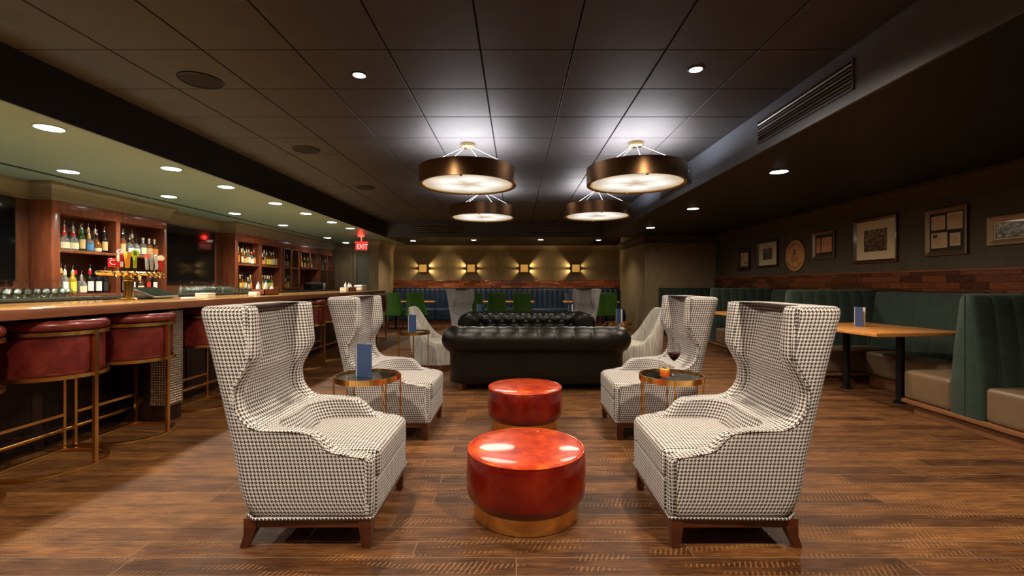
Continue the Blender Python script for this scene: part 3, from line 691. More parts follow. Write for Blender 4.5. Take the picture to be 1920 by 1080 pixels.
# upside-down stemmed glasses on the back counter
def stem_glass_mesh():
    pr = [(.030, .002), (.031, 0), (.033, .002), (.040, .035), (.038, .065), (.022, .092), (.006, .102), (.004, .11), (.004, .165), (.010, .172), (.034, .176), (.034, .178), (0, .178)]
    inner = [(0, .098), (.020, .090), (.036, .065), (.038, .035), (.030, .002)]
    return inner+pr
g0 = None
def glass_row(y0, y1, x, n, where, s=1.0):
    global g0
    for i in range(n):
        lab = 'upside-down stemmed glass, %s from the left in the %s' % (ORD[i], where)
        loc = (x+random.uniform(-.008, .008), y0+(y1-y0)*i/(n-1), 1.061)
        if g0 is None:
            g0 = obj('stemmed_glass', lathe(BM(), stem_glass_mesh(), 16, close=False), 'stem_glass'); g0.location = loc; tag(g0, lab, 'glass', 'stemmed glasses on the back counter'); o = g0
        else:
            o = g0.copy(); COL.objects.link(o); o.location = loc; o['label'] = lab
        o.scale = (s, s, s)
glass_row(4.48, 5.22, -5.07, 9, 'front row before the left screen'); glass_row(4.5, 5.24, -5.18, 9, 'back row before the left screen', 1.08)
glass_row(7.1, 8.7, -5.08, 16, 'front row between the bottle shelves', .95); glass_row(7.12, 8.3, -5.2, 12, 'back row between the bottle shelves', 1.15)

# ------------------------------------------------------------------ beer tap tower
TX = -3.47
tw = thing('beer_tap_tower', 'brass beer tap tower with a long pipe rail on the bar', 'beer tap tower', (TX, 4.12, 1.066))
part('base_flange', lathe(BM(), [(0, 0), (.07, 0), (.07, .012), (.05, .02), (0, .02)], 28), 'brass_bright', tw)
part('column', lathe(BM(), [(.038, .018), (.038, .17), (.044, .175), (.044, .19), (.038, .195), (.038, .235), (0, .235)], 28), 'brass_bright', tw)
part('rail', tube(BM(), [(0, -.30, .235), (0, .34, .235)], .021, 16), 'brass_bright', tw)
for s, y in ((-1, -.30), (1, .34)): part('end_cap', lathe(BM(), [(0, -.02), (.02, -.015), (.026, 0), (.02, .015), (0, .02)], 16, cy=y, cz=.235), 'brass_bright', tw)
mat('tap_red', (.62, .015, .02), .3); mat('tap_orange', (.85, .36, .03), .35); mat('tap_green', (.30, .42, .03), .35); mat('tap_silver', (.55, .55, .52), .35, .4); mat('tap_white', (.8, .8, .78), .3); mat('tap_coral', (.65, .13, .07), .35)
def tap(y, kind, label):
    O = Matrix.Translation((0, y, .235)) @ Matrix.Rotation(.12, 4, 'Z'); x = .052; tilt = O
    def lf(lv):
        q = BM(); loft(q, [[(x-a, -b, z), (x+a, -b, z), (x+a, b, z), (x-a, b, z)] for a, b, z in lv]); return q
    if kind == 'can': hb, hm = lathe(BM(), [(0, .05), (.026, .05), (.030, .056), (.030, .115), (.024, .125), (0, .125)], 24, cx=x), 'tap_red'
    elif kind == 'striped': hb, hm = box(BM(), x-.012, x+.012, -.022, .022, .05, .165, .004), 'tap_red'
    elif kind == 'orange': hb, hm = lf([(.010, .014, .05), (.014, .024, .18), (.012, .020, .19)]), 'tap_orange'
    elif kind == 'green': hb, hm = lf([(.008, .012, .05), (.010, .014, .155)]), 'tap_green'
    elif kind in ('coral', 'silver'): hb, hm = lf([(.007, .011, .04), (.010, .016, .15)]), 'tap_silver'
    elif kind == 'white': hb, hm = tube(BM(), [(x, 0, .045), (x, .004, .08), (x, -.002, .12), (x, -.010, .165), (x, -.014, .175)], .011, 12, r_end=.016), 'tap_white'
    else: hb, hm = tube(BM(), [(x, 0, .03), (x, 0, .08), (x, 0, .13)], .011, 12, r_end=.014), 'tap_red'
    h = part('tap_handle', xform(hb, O), hm, tw, angle=30); h['label'] = label
    part('faucet', xform(tube(BM(), [(.015, 0, 0), (.055, 0, .008), (.075, 0, -.012), (.08, 0, -.035)], .010, 10), O), 'brass_bright', h)
    part('stem', xform(tube(BM(), [(x, 0, .005), (x, 0, .055)], .007, 8), O), 'brass_bright', h)
    def disc(r, z, m):
        q = lathe(BM(), [(0, -.008), (r, -.008), (r, .008), (0, .008)], 24); xform(q, O @ Matrix.Translation((x, 0, z)) @ Matrix.Rotation(-.95, 4, 'Z') @ Matrix.Rotation(PI/2, 4, 'Y')); part('badge', q, m, h)
    def letter(ch, size, z, m, off=.010):
        d = Vector((math.cos(-.95+.12), math.sin(-.95+.12), 0))*off; c = O @ Vector((x, 0, z))
        text_obj('letter', ch, size, m, h, (c.x+d.x, c.y+d.y, c.z), (PI/2, 0, PI/2-.95+.12), .001)
    if kind == 'can': letter('C', .06, .087, 'tap_white', .0325)
    if kind == 'striped':
        part('stripe', xform(box(BM(), x+.011, x+.014, -.016, .018, .055, .10), O), 'tap_white', h); part('stripe', xform(box(BM(), x-.010, x+.010, -.024, -.0215, .10, .16), O), 'c_cream', h); disc(.024, .185, 'tap_white'); letter('C', .036, .185, 'tap_red')
    if kind == 'green': disc(.032, .18, 'tap_green'); letter('B', .045, .18, 'c_black')
    if kind == 'coral': disc(.025, .162, 'tap_coral')
    if kind == 'silver': disc(.020, .162, 'tap_silver')
    if kind == 'baton': disc(.028, .155, 'c_cream')
for y, k, lb in ((-.23, 'can', 'short red can-shaped tap handle with a white letter'), (-.155, 'striped', 'red and white tap handle with round white badge'), (-.08, 'orange', 'plain orange paddle tap handle'), (.0, 'green', 'green tap handle with round badge'),
                 (.135, 'coral', 'silver tap handle with a coral red cap'), (.19, 'silver', 'plain silver tap handle with round silver badge'), (.245, 'white', 'curved white tap handle'), (.30, 'baton', 'thin red tap handle with round cream badge')):
    tap(y, k, lb)

# things on the bar
ZB = 1.067
t = thing('cash_register', 'low dark touch-screen register lying tilted on the bar', 'register', (-3.50, 4.44, ZB), .15)
part('base', box(BM(), -.05, .09, -.16, .16, 0, .02, .005), 'black_plastic', t)
b_ = box(BM(), -.11, .13, -.19, .19, -.008, .010, .006); xform(b_, Matrix.Translation((0, 0, .062)) @ Matrix.Rotation(.38, 4, 'Y')); part('display', b_, 'grey_plastic', t)
b_ = box(BM(), -.10, .12, -.18, .18, .010, .0115); xform(b_, Matrix.Translation((0, 0, .062)) @ Matrix.Rotation(.38, 4, 'Y')); part('screen', b_, 'smoke_glass', t, smooth=False)
part('foot', box(BM(), -.03, .03, -.10, .10, .018, .062, .005), 'white', t)
def stack(name, label, cat, loc, n, w_, h_, m, grp, rz=0):
    for i in range(n):
        o = obj(name, box(BM(), -w_/2, w_/2, -w_/2, w_/2, 0, h_, h_*.2, 1), m); o.location = (loc[0]+random.uniform(-.003, .003), loc[1]+random.uniform(-.003, .003), loc[2]+i*(h_+.0005)); o.rotation_euler = (0, 0, rz+random.uniform(-.05, .05))
        tag(o, label % ('topmost' if i == n-1 else ORD[i]+' from the bottom'), cat, grp)
stack('napkin_stack', 'folded paper napkin bundle on the bar right of the register, %s', 'napkin', (-3.12, 4.62, ZB), 3, .125, .016, 'paper', 'napkins on the bar')
stack('coaster_stack', 'white coaster bundle beside the near condiment box, %s', 'coaster', (-3.25, 5.72, ZB), 3, .10, .014, 'white', 'coasters by the near condiment box')
stack('coaster_stack', 'white coaster bundle beside the far condiment box, %s', 'coaster', (-3.25, 8.70, ZB), 4, .12, .017, 'white', 'coasters by the far condiment box')
t = obj('folded_menu', box(BM(), -.05, .05, -.09, .09, 0, .012, .003), 'white'); t.location = (-3.15, 4.42, ZB); t.rotation_euler = (0, 0, .5); tag(t, 'white folded paper lying on the bar beside the register', 'paper')
for y, lb in ((5.95, 'near the far end of the tap shelves'), (8.92, 'at the far end of the bar')):
    t = thing('condiment_box', 'red-brown wooden condiment box on the bar, '+lb, 'caddy', (-3.25, y, ZB), group='condiment boxes')
    bm = BM(); box(bm, -.09, .09, -.17, .17, 0, .01)
    for bb in ((-.09, -.08, -.17, .17), (.08, .09, -.17, .17), (-.09, .09, -.17, -.16), (-.09, .09, .16, .17), (-.09, .09, -.005, .005)): box(bm, *bb, 0, .075)
    part('tray', bm, 'cherry', t, smooth=False)
for i, (y, h_, m_) in enumerate(((5.85, .14, 'white'), (5.905, .11, 'c_cream'), (6.03, .15, 'paper'), (6.06, .10, 'white'), (8.84, .15, 'white'), (8.96, .12, 'c_cream'), (9.02, .14, 'white'))):
    where = 'near' if i < 4 else 'far'
    t = thing('squeeze_bottle', 'small pale %s in the %s condiment box, %s from the left' % ('squeeze bottle', where, ORD[i if i < 4 else i-4]), 'bottle', (-3.25+(.03 if i % 2 else -.03), y, ZB+.011), group='squeeze bottles in the %s box' % where)
    part('body', lathe(BM(), [(0, 0), (.024, 0), (.026, .004), (.026, h_*.7), (.018, h_*.82), (.018, h_*.86)], 16), m_, t); part('cap', lathe(BM(), [(.018, h_*.86), (.006, h_*.95), (.003, h_*1.15), (0, h_*1.15)], 12), 'white', t)
t = thing('napkin_dispenser', 'rounded grey metal napkin dispenser at the far end of the bar', 'dispenser', (-3.2, 9.45, ZB))
part('body', box(BM(), -.09, .09, -.15, .15, 0, .12, .03, 4), 'tap_silver', t); part('face_plate', box(BM(), -.06, .06, -.152, -.149, .02, .06), 'white', t)
cp = None
for i in range(6):
    if cp is None: cp = obj('copper_mug', lathe(BM(), [(0, 0), (.03, 0), (.034, .01), (.034, .08), (.031, .08), (.031, .012), (0, .012)], 20), 'brass'); o = cp; tag(cp, '', 'mug', 'small copper mugs')
    else: o = cp.copy(); COL.objects.link(o)
    o.location = (-5.09, 9.35+i*.12, 1.061); o['label'] = 'small copper mug before the far bottle shelving, %s from the left' % ORD[i]
t = thing('cocktail_shaker', 'flared metal shaker standing on the far back counter', 'shaker', (-5.1, 12.2, 1.061))
part('body', lathe(BM(), [(0, 0), (.04, 0), (.045, .01), (.065, .17), (.062, .17), (.042, .012), (0, .012)], 24), 'c_steel', t)
t = thing('espresso_machine', 'dark machine in the open niche of the far shelving', 'machine', (-5.22, 11.8, 1.061))
part('body', box(BM(), -.12, .15, -.25, .25, 0, .16, .02, 3), 'black_plastic', t); part('cup_tray', box(BM(), -.09, .13, -.22, .22, .16, .175, .004), 'tap_silver', t)

# ------------------------------------------------------------------ bar stools (local +x = rear, away from the bar)
def u_path(r, xf, n=28, z=0, yr=None):
    """from front end at y<0 round the rear (+x) to front end at y>0"""
    pts = [(xf, -r, z), (xf*.5, -r, z)]
    pts += [(r*math.cos(a), r*math.sin(a), z) for a in [(-PI/2+PI*k/n) for k in range(n+1)]]
    return pts+[(xf*.5, r, z), (xf, r, z)]
def make_stool(label):
    t = thing('bar_stool', label, 'bar stool', group='red leather bar stools')
    o, i = u_path(.262, -.19), u_path(.225, -.19)
    bm = BM(); rings = []
    for a, c in zip(o, i):
        ax, ay = a[:2]; cx, cy = c[:2]
        rings.append([(ax*.97, ay*.97, .625), (ax, ay, .66), (ax, ay, .90), (cx, cy, .90), (cx, cy, .66), (cx, cy, .625)])
    loft(bm, rings); part('backrest', bm, 'stool_leather', t)
    bm = BM(); pts = [(x*1.0, y*1.0, .94) for x, y, z in u_path(.252, -.20)]; tube(bm, pts, .036, 12)
    for y in (-.252, .252): lathe(bm, [(0, -.036), (.026, -.026), (.036, 0), (.026, .026), (0, .036)], 12, cx=-.20, cy=y, cz=.94)
    part('top_roll', bm, 'stool_leather', t)
    cu = BM(); D = [(-.235, -.19), (-.235, 0), (-.235, .19)]+[(-.19+.0*k, .218) for k in range(1)]+[(.218*math.sin(a), .218*math.cos(a)) for a in [PI*k/20 for k in range(21)]]+[(-.19, -.218)]
    loft(cu, [[(x*f, y*f, z) for x, y in D] for f, z in ((.96, .627), (1, .64), (1, .69), (.97, .708), (.85, .722), (.5, .73), (.1, .732))]); part('seat', cu, 'stool_leather', t)
    part('top_rail', tube(BM(), u_path(.278, -.2, z=.893), 0, flat=(.012, .024)), 'brass', t, angle=30)
    part('seat_rail', tube(BM(), u_path(.278, -.2, z=.615), 0, flat=(.012, .024)), 'brass', t, angle=30)
    part('seat_rail_front', box(BM(), -.21, -.19, -.284, .284, .603, .627), 'brass', t)
    part('base_ring', tube(BM(), u_path(.275, -.2, z=.012), 0, flat=(.024, .018)), 'brass', t, angle=30)
    part('base_bar', box(BM(), -.212, -.188, -.287, .287, .003, .021), 'brass', t)
    part('back_post', box(BM(), .272, .292, -.013, .013, .02, .905), 'brass', t)
    for s in (-1, 1): part('leg', box(BM(), -.21, -.19, s*.275-.010, s*.275+.010, .02, .61), 'brass', t)
    part('footrest', box(BM(), -.21, -.19, -.27, .27, .25, .27), 'brass', t)
    return t
st0 = None
SX = -3.085
for i, y in enumerate((2.40, 3.065, 3.70, 4.61, 6.02, 6.72, 7.45, 9.25, 9.90)):
    lab = 'red leather barrel bar stool on a brass frame, %s along the bar from the camera' % ORD[i]
    if st0 is None: st0 = make_stool(lab); st0.location = (SX, y, 0)
    else: copy_tree(st0, (SX, y, 0), label=lab)

# ------------------------------------------------------------------ wing chairs (local +x = front)
def lerp_tab(tab, z):
    for (a, x), (b_, y) in zip(tab, tab[1:]):
        if z <= b_: return x+(y-x)*(z-a)/(b_-a) if b_ > a else y
    return tab[-1][1]
XFRONT = [(.14, .300), (.40, .300), (.418, .285), (.43, .20), (.448, .12), (.475, .09), (.505, .065), (.528, .03), (.538, -.05), (.543, -.19), (.56, -.245), (.60, -.285), (.64, -.305), (.70, -.312), (.74, -.305), (.80, -.272), (.85, -.245), (.875, -.238), (.95, -.243), (1.105, -.258)]
XREAR = [(.14, -.268), (.17, -.290), (.21, -.312), (.27, -.330), (.43, -.357), (.66, -.408), (.90, -.464), (1.05, -.504), (1.09, -.510), (1.105, -.505)]
XIN = [(.14, -.16), (.43, -.17), (.50, -.20), (.60, -.235), (.66, -.27), (.75, -.315), (.90, -.345), (1.105, -.385)]
def make_wing_chair(label, name='wing_chair'):
    t = thing(name, label, 'armchair', group='houndstooth wing chairs')
    HW = .335; TH = .075
    zs = [.14, .15, .17, .22, .28, .34, .39, .405, .415, .423, .43, .439, .448, .46, .475, .49, .505, .517, .528, .534, .538, .541, .543, .55, .56, .58, .60, .62, .64, .67, .70, .72, .74, .77, .80, .825, .85, .875, .91, .95, 1.0, 1.05, 1.08, 1.095, 1.103, 1.105]
    rings = []
    for z in zs:
        xf, xr, xi = lerp_tab(XFRONT, z), lerp_tab(XREAR, z), lerp_tab(XIN, z)
        ins = 0
        if z > 1.08: ins = .012*(1-math.sqrt(max(0, 1-((z-1.08)/.025)**2)))
        if z < .17: ins = .012*((.17-z)/.03)**2
        wing = min(1, max(0, (z-.56)/.25))
        hw = HW-ins; th = TH+.03*wing
        xr2 = xr+ins; xf2 = xf-ins
        xi = min(xi, xf2-.045)
        R = .07; Ri = .12
        iw = hw-th+ins*2
        Ri = min(Ri, max(.02, xf2-xi-.02)); 
        cap = min(.034, th*.45)
        ring = []
        # outer near side, front -> rear
        for k in range(9): ring.append((xf2-cap-(xf2-cap-xr2-R)*k/8, -hw))
        for k in range(1, 7): a = PI/2*k/6; ring.append((xr2+R-R*math.sin(a), -hw+R-R*math.cos(a)))
        for k in range(1, 9): ring.append((xr2, -hw+R+(2*hw-2*R)*k/9))
        for k in range(0, 7): a = PI/2*k/6; ring.append((xr2+R-R*math.cos(a), hw-R+R*math.sin(a)))
        for k in range(1, 9): ring.append((xr2+R+(xf2-cap-xr2-R)*k/8, hw))
        # far front cap
        for k in range(1, 6): a = PI*k/6; ring.append((xf2-cap+cap*math.sin(a), (hw+iw)/2+(hw-iw)/2*math.cos(a)))
        for k in range(0, 7): ring.append((xf2-cap-(xf2-cap-xi-Ri)*k/7 if xf2-cap > xi+Ri else xf2-cap, iw))
        for k in range(1, 7): a = PI/2*k/6; ring.append((xi+Ri-Ri*math.sin(a), iw-Ri+Ri*math.cos(a)))
        for k in range(1, 9): 
            yy = iw-Ri-(2*iw-2*Ri)*k/9; ring.append((xi+.012*math.cos(yy/(iw-Ri+.001)*PI/2), yy))
        for k in range(0, 7): a = PI/2*k/6; ring.append((xi+Ri-Ri*math.cos(a), -iw+Ri-Ri*math.sin(a)))
        for k in range(1, 8): ring.append((xi+Ri+(xf2-cap-xi-Ri)*k/7 if xf2-cap > xi+Ri else xf2-cap, -iw))
        for k in range(1, 6): a = PI*k/6; ring.append((xf2-cap+cap*math.sin(a), -(hw+iw)/2+(hw-iw)/2*math.cos(a)))
        rings.append([(x, y, z) for x, y in ring])
    bm = BM(); RV = loft(bm, rings)
    uu = {}
    n_out = 9+6+8+7+8        # first vertices run outside front -> rear -> front
    for rv in RV:
        m_ = len(rv)
        def arc(idx, c):
            acc = {c: 0.0}; s_ = 0
            k0 = idx.index(c)
            for q in range(k0, len(idx)-1): s_ += (rv[idx[q+1]].co-rv[idx[q]].co).length; acc[idx[q+1]] = s_
            s_ = 0
            for q in range(k0, 0, -1): s_ -= (rv[idx[q-1]].co-rv[idx[q]].co).length; acc[idx[q-1]] = s_
            return acc
        A_ = arc(list(range(n_out)), 9+6+4); B_ = arc(list(range(n_out, m_)), n_out+5+7+6+4)
        for k, v in {**A_, **B_}.items(): uu[rv[k]] = v
    bmesh.ops.recalc_face_normals(bm, faces=bm.faces)
    L_ = bm.loops.layers.uv.new('UVMap')
    for f in bm.faces:
        us = [uu[v] for v in f.verts]; ext = max((a.co-c.co).length for a in f.verts for c in f.verts)
        if abs(f.normal.z) > .8 or len(f.verts) > 4 or max(us)-min(us) > 1.5*ext+.004:
            for lp in f.loops:
                x, y, z = lp.vert.co; lp[L_].uv = (x, y) if abs(f.normal.z) > .7 else (y, z)
        else:
            for lp in f.loops: lp[L_].uv = (uu[lp.vert], lp.vert.co.z*1.02)
    part('upholstered_shell', bm, 'houndstooth', t, angle=50)
    bm = BM(); cushion(bm, -.19, .302, -.268, .268, .14, .300, .014, 0, 8); part('front_rail_panel', bm, 'houndstooth', t, uv=True)
    bm = BM(); cushion(bm, -.17, .312, -.268, .268, .302, .432, .03, .018, 12); part('seat_cushion', bm, 'houndstooth', t, uv=True)
    # piping along outer front edges and along the bottom
    for s in (-1, 1):
        pts = []
        for z in zs[3:-1]:
            pts.append((lerp_tab(XFRONT, z)-.020, s*(.333), z))
        part('piping', tube(BM(), pts, .0055, 6), 'houndstooth', t, uv=True)
    bz = .142
    lo = [(.296, -.325, bz), (-.24, -.333, bz), (-.29, -.29, bz), (-.297, 0, bz), (-.29, .29, bz), (-.24, .333, bz), (.296, .325, bz)]
    part('bottom_piping', tube(BM(), lo, .007, 6, closed=True), 'houndstooth', t, uv=True)
    bm = BM()
    box(bm, -.285, .285, -.32, -.295, .098, .14); box(bm, -.285, .285, .295, .32, .098, .14); box(bm, -.285, -.26, -.30, .30, .098, .14); box(bm, .262, .287, -.30, .30, .098, .14)
    part('base_rail', bm, 'chair_wood', t, smooth=False)
    for s in (-1, 1):
        def sq(cx, cy, z, h): return [(cx-h, cy-h, z), (cx+h, cy-h, z), (cx+h, cy+h, z), (cx-h, cy+h, z)]
        bm = BM(); loft(bm, [sq(.262, s*.296, .14, .028), sq(.262, s*.296, .098, .028), sq(.266, s*.298, .0, .018)]); part('leg', bm, 'chair_wood', t, smooth=False)
        bm = BM(); loft(bm, [sq(-.262, s*.296, .14, .028), sq(-.262, s*.296, .098, .028), sq(-.272, s*.296, .06, .022), sq(-.298, s*.296, .0, .017)]); part('leg', bm, 'chair_wood', t, smooth=False)
    return t
wc = make_wing_chair('tall black and white houndstooth wing chair in the left foreground, facing the red ottomans')
wc.location = (-.952, 2.42, 0); wc.rotation_euler = (0, 0, 0)
for x, y, r, lb in ((.995, 2.42, PI, 'tall black and white houndstooth wing chair in the right foreground, nearest the booths'),
                    (-.965, 3.87, 0, 'houndstooth wing chair behind the side table that holds the blue menu, second on the left'),
                    (1.065, 3.87, PI, 'houndstooth wing chair behind the side table with the drinks, second on the right'),
                    (-.90, 9.65, -.62, 'small distant houndstooth wing chair behind the sofas, on the left'),
                    (1.20, 9.65, PI+.62, 'small distant houndstooth wing chair behind the sofas, on the right')):
    copy_tree(wc, (x, y, 0), r, lb)

# ------------------------------------------------------------------ round ottomans
def make_ottoman(label):
    t = thing('ottoman', label, 'ottoman', group='red leather ottomans')
    part('plinth', lathe(BM(), [(0, 0), (.278, 0), (.282, .004), (.282, .085), (0, .085)], 96), 'brass', t)
    pr = [(.284, .080), (.296, .092), (.312, .115), (.3175, .15), (.3175, .24), (.314, .30), (.309, .330), (.306, .334)]
    part('side_cover', lathe(BM(), pr, 96, close=False), 'red_leather_shaded', t)
    part('piping', tube(BM(), [(.307*math.cos(a), .307*math.sin(a), .336) for a in [2*PI*k/96 for k in range(96)]], .0055, 8, closed=True), 'red_leather', t)
    bm = BM(); lathe(bm, [(.303, .334), (.298, .342), (.28, .347), (.22, .351), (.12, .354), (0, .355)], 96, close=False); part('top_cushion', bm, 'red_leather', t)
    return t
ot = make_ottoman('glossy red leather ottoman with brass base, the nearer of the two'); ot.location = (.052, 2.47, 0)
copy_tree(ot, (.074, 3.92, 0), 1.2, 'glossy red leather ottoman, the farther one before the black sofa')

# ------------------------------------------------------------------ wire side tables
def make_side_table(label):
    t = thing('side_table', label, 'side table', group='round brass side tables')
    R = .2065; z = .60
    part('rim', lathe(BM(), [(R-.006, z-.026), (R, z-.026), (R, z+.010), (R-.006, z+.010), (R-.006, z-.026)], 64, close=False), 'brass', t)
    part('glass_top', lathe(BM(), [(0, z-.010), (R-.006, z-.010), (R-.006, z-.002), (0, z-.002)], 64), 'smoke_glass', t)
    for k in range(6):
        a = 2*PI*k/6+.22
        part('leg', tube(BM(), [(R*math.cos(a)+.004*math.cos(a), R*math.sin(a)+.004*math.sin(a), z+.008), ((R+.004)*math.cos(a), (R+.004)*math.sin(a), .006)], .0058, 8), 'brass', t)
    part('foot_ring', tube(BM(), [(R*math.cos(a), R*math.sin(a), .006) for a in [2*PI*k/64 for k in range(64)]], .006, 8, closed=True), 'brass', t)
    return t
sd = make_side_table('round brass side table holding a blue menu between the two left wing chairs'); sd.location = (-.985, 3.05, 0)
for x, y, lb in ((1.025, 3.05, 'round brass side table holding a cocktail and a wine glass between the right wing chairs'), (-1.305, 5.84, 'small brass side table before the left pale chair'),
                 (1.605, 7.2, 'small brass side table behind the right end of the black sofas'), (-.63, 8.9, 'small brass side table behind the far sofa, left end, mostly hidden'), (1.06, 8.9, 'small brass side table behind the far sofa, right end, mostly hidden')):
    copy_tree(sd, (x, y, 0), .1 if y < 4 else .5, lb)
def make_menu(label, w_=.105, h_=.215):
    t = thing('table_menu', label, 'menu', group='blue folded menus')
    def leaf(rot, m, dy):
        bm = BM(); box(bm, 0, w_, -.0012+dy, .0012+dy, 0, h_); xform(bm, Matrix.Rotation(rot, 4, 'Z')); return bm
    part('cover', leaf(0, 0, 0), 'menu_blue', t, smooth=False)
    part('cover', leaf(.5, 0, 0), 'menu_blue', t, smooth=False)
    part('page', xform(box(BM(), .003, w_-.003, .002, .005, .003, h_-.003), Matrix.Identity(4)), 'paper', t, smooth=False)
    part('page', xform(box(BM(), .003, w_-.003, -.005, -.002, .003, h_-.003), Matrix.Rotation(.5, 4, 'Z')), 'paper', t, smooth=False)
    return t
mn = make_menu('navy folded menu standing on the side table between the left wing chairs'); mn.location = (-1.055, 3.02, .599)
for x, y, z, r, lb in ((-1.375, 5.84, .599, 0, 'blue menu standing on the small side table before the left pale chair'), (1.565, 7.23, .599, -.95, 'blue and white menu on the side table right of the black sofas'),
                     (-.76, 8.86, .599, 0, 'blue menu just above the far sofa, left'), (1.0, 8.86, .599, -1.0, 'white-edged menu just above the far sofa, right'),
                     (1.32, 12.35, .741, 0, 'pale blue menu on the dining table beside the right distant wing chair')):
    copy_tree(mn, (x, y, z), r, lb)

# drinks
t = thing('cocktail_glass', 'short tumbler of orange-red cocktail on the right side table', 'glass', (.965, 2.99, .599))
R, H = .0355, .088
part('tumbler', lathe(BM(), [(0, 0), (R-.004, 0), (R-.001, .003), (R, .015), (R+.001, H), (R-.0015, H), (R-.003, .012), (0, .011)], 40, close=False), 'goblet_glass', t)
m, n, l, b = new_mat('cocktail'); g = N(m); tc = g.node('ShaderNodeTexCoord'); sp = g.node('ShaderNodeSeparateXYZ'); g.lk(tc.outputs['Object'], sp.inputs[0])
g.lk(g.ramp(g.m('MULTIPLY', sp.outputs[2], 16), [(.2, (.95, .09, .01)), (.55, (.95, .17, .015)), (.9, (.95, .42, .06))]), b.inputs['Base Color']); b.inputs['Roughness'].default_value = .08; b.inputs['Transmission Weight'].default_value = .0
part('cocktail', lathe(BM(), [(0, .0115), (R-.0035, .0125), (R-.0022, .058), (0, .058)], 36), 'cocktail', t)
bm = BM(); box(bm, -.014, .014, -.012, .016, .045, .072, .005); part('ice_cube', bm, 'clear_glass', t)
mat('citrus', (.9, .55, .08), .4)
part('orange_slice', xform(lathe(BM(), [(0, 0), (.017, 0), (.018, .0015), (.017, .003), (0, .003)], 20), Matrix.Translation((-.002, -.012, .058)) @ Matrix.Rotation(.35, 4, 'X')), 'citrus', t)
t = thing('wine_glass', 'stemmed glass of red wine on the right side table', 'wine glass', (1.055, 3.08, .599))
gp = [(0, 0), (.033, 0), (.034, .0015), (.012, .004), (.004, .01), (.0035, .085), (.006, .092), (.024, .108), (.040, .135), (.044, .158), (.040, .190), (.0335, .218), (.0328, .218), (.039, .19), (.0428, .158), (.039, .136), (.023, .110), (.004, .094), (0, .093)]
part('goblet', lathe(BM(), gp, 40, close=False), 'goblet_glass', t)
part('wine', lathe(BM(), [(0, .0945), (.004, .0955), (.0225, .1115), (.0375, .1365), (.0415, .150), (0, .150)], 36), 'wine', t)

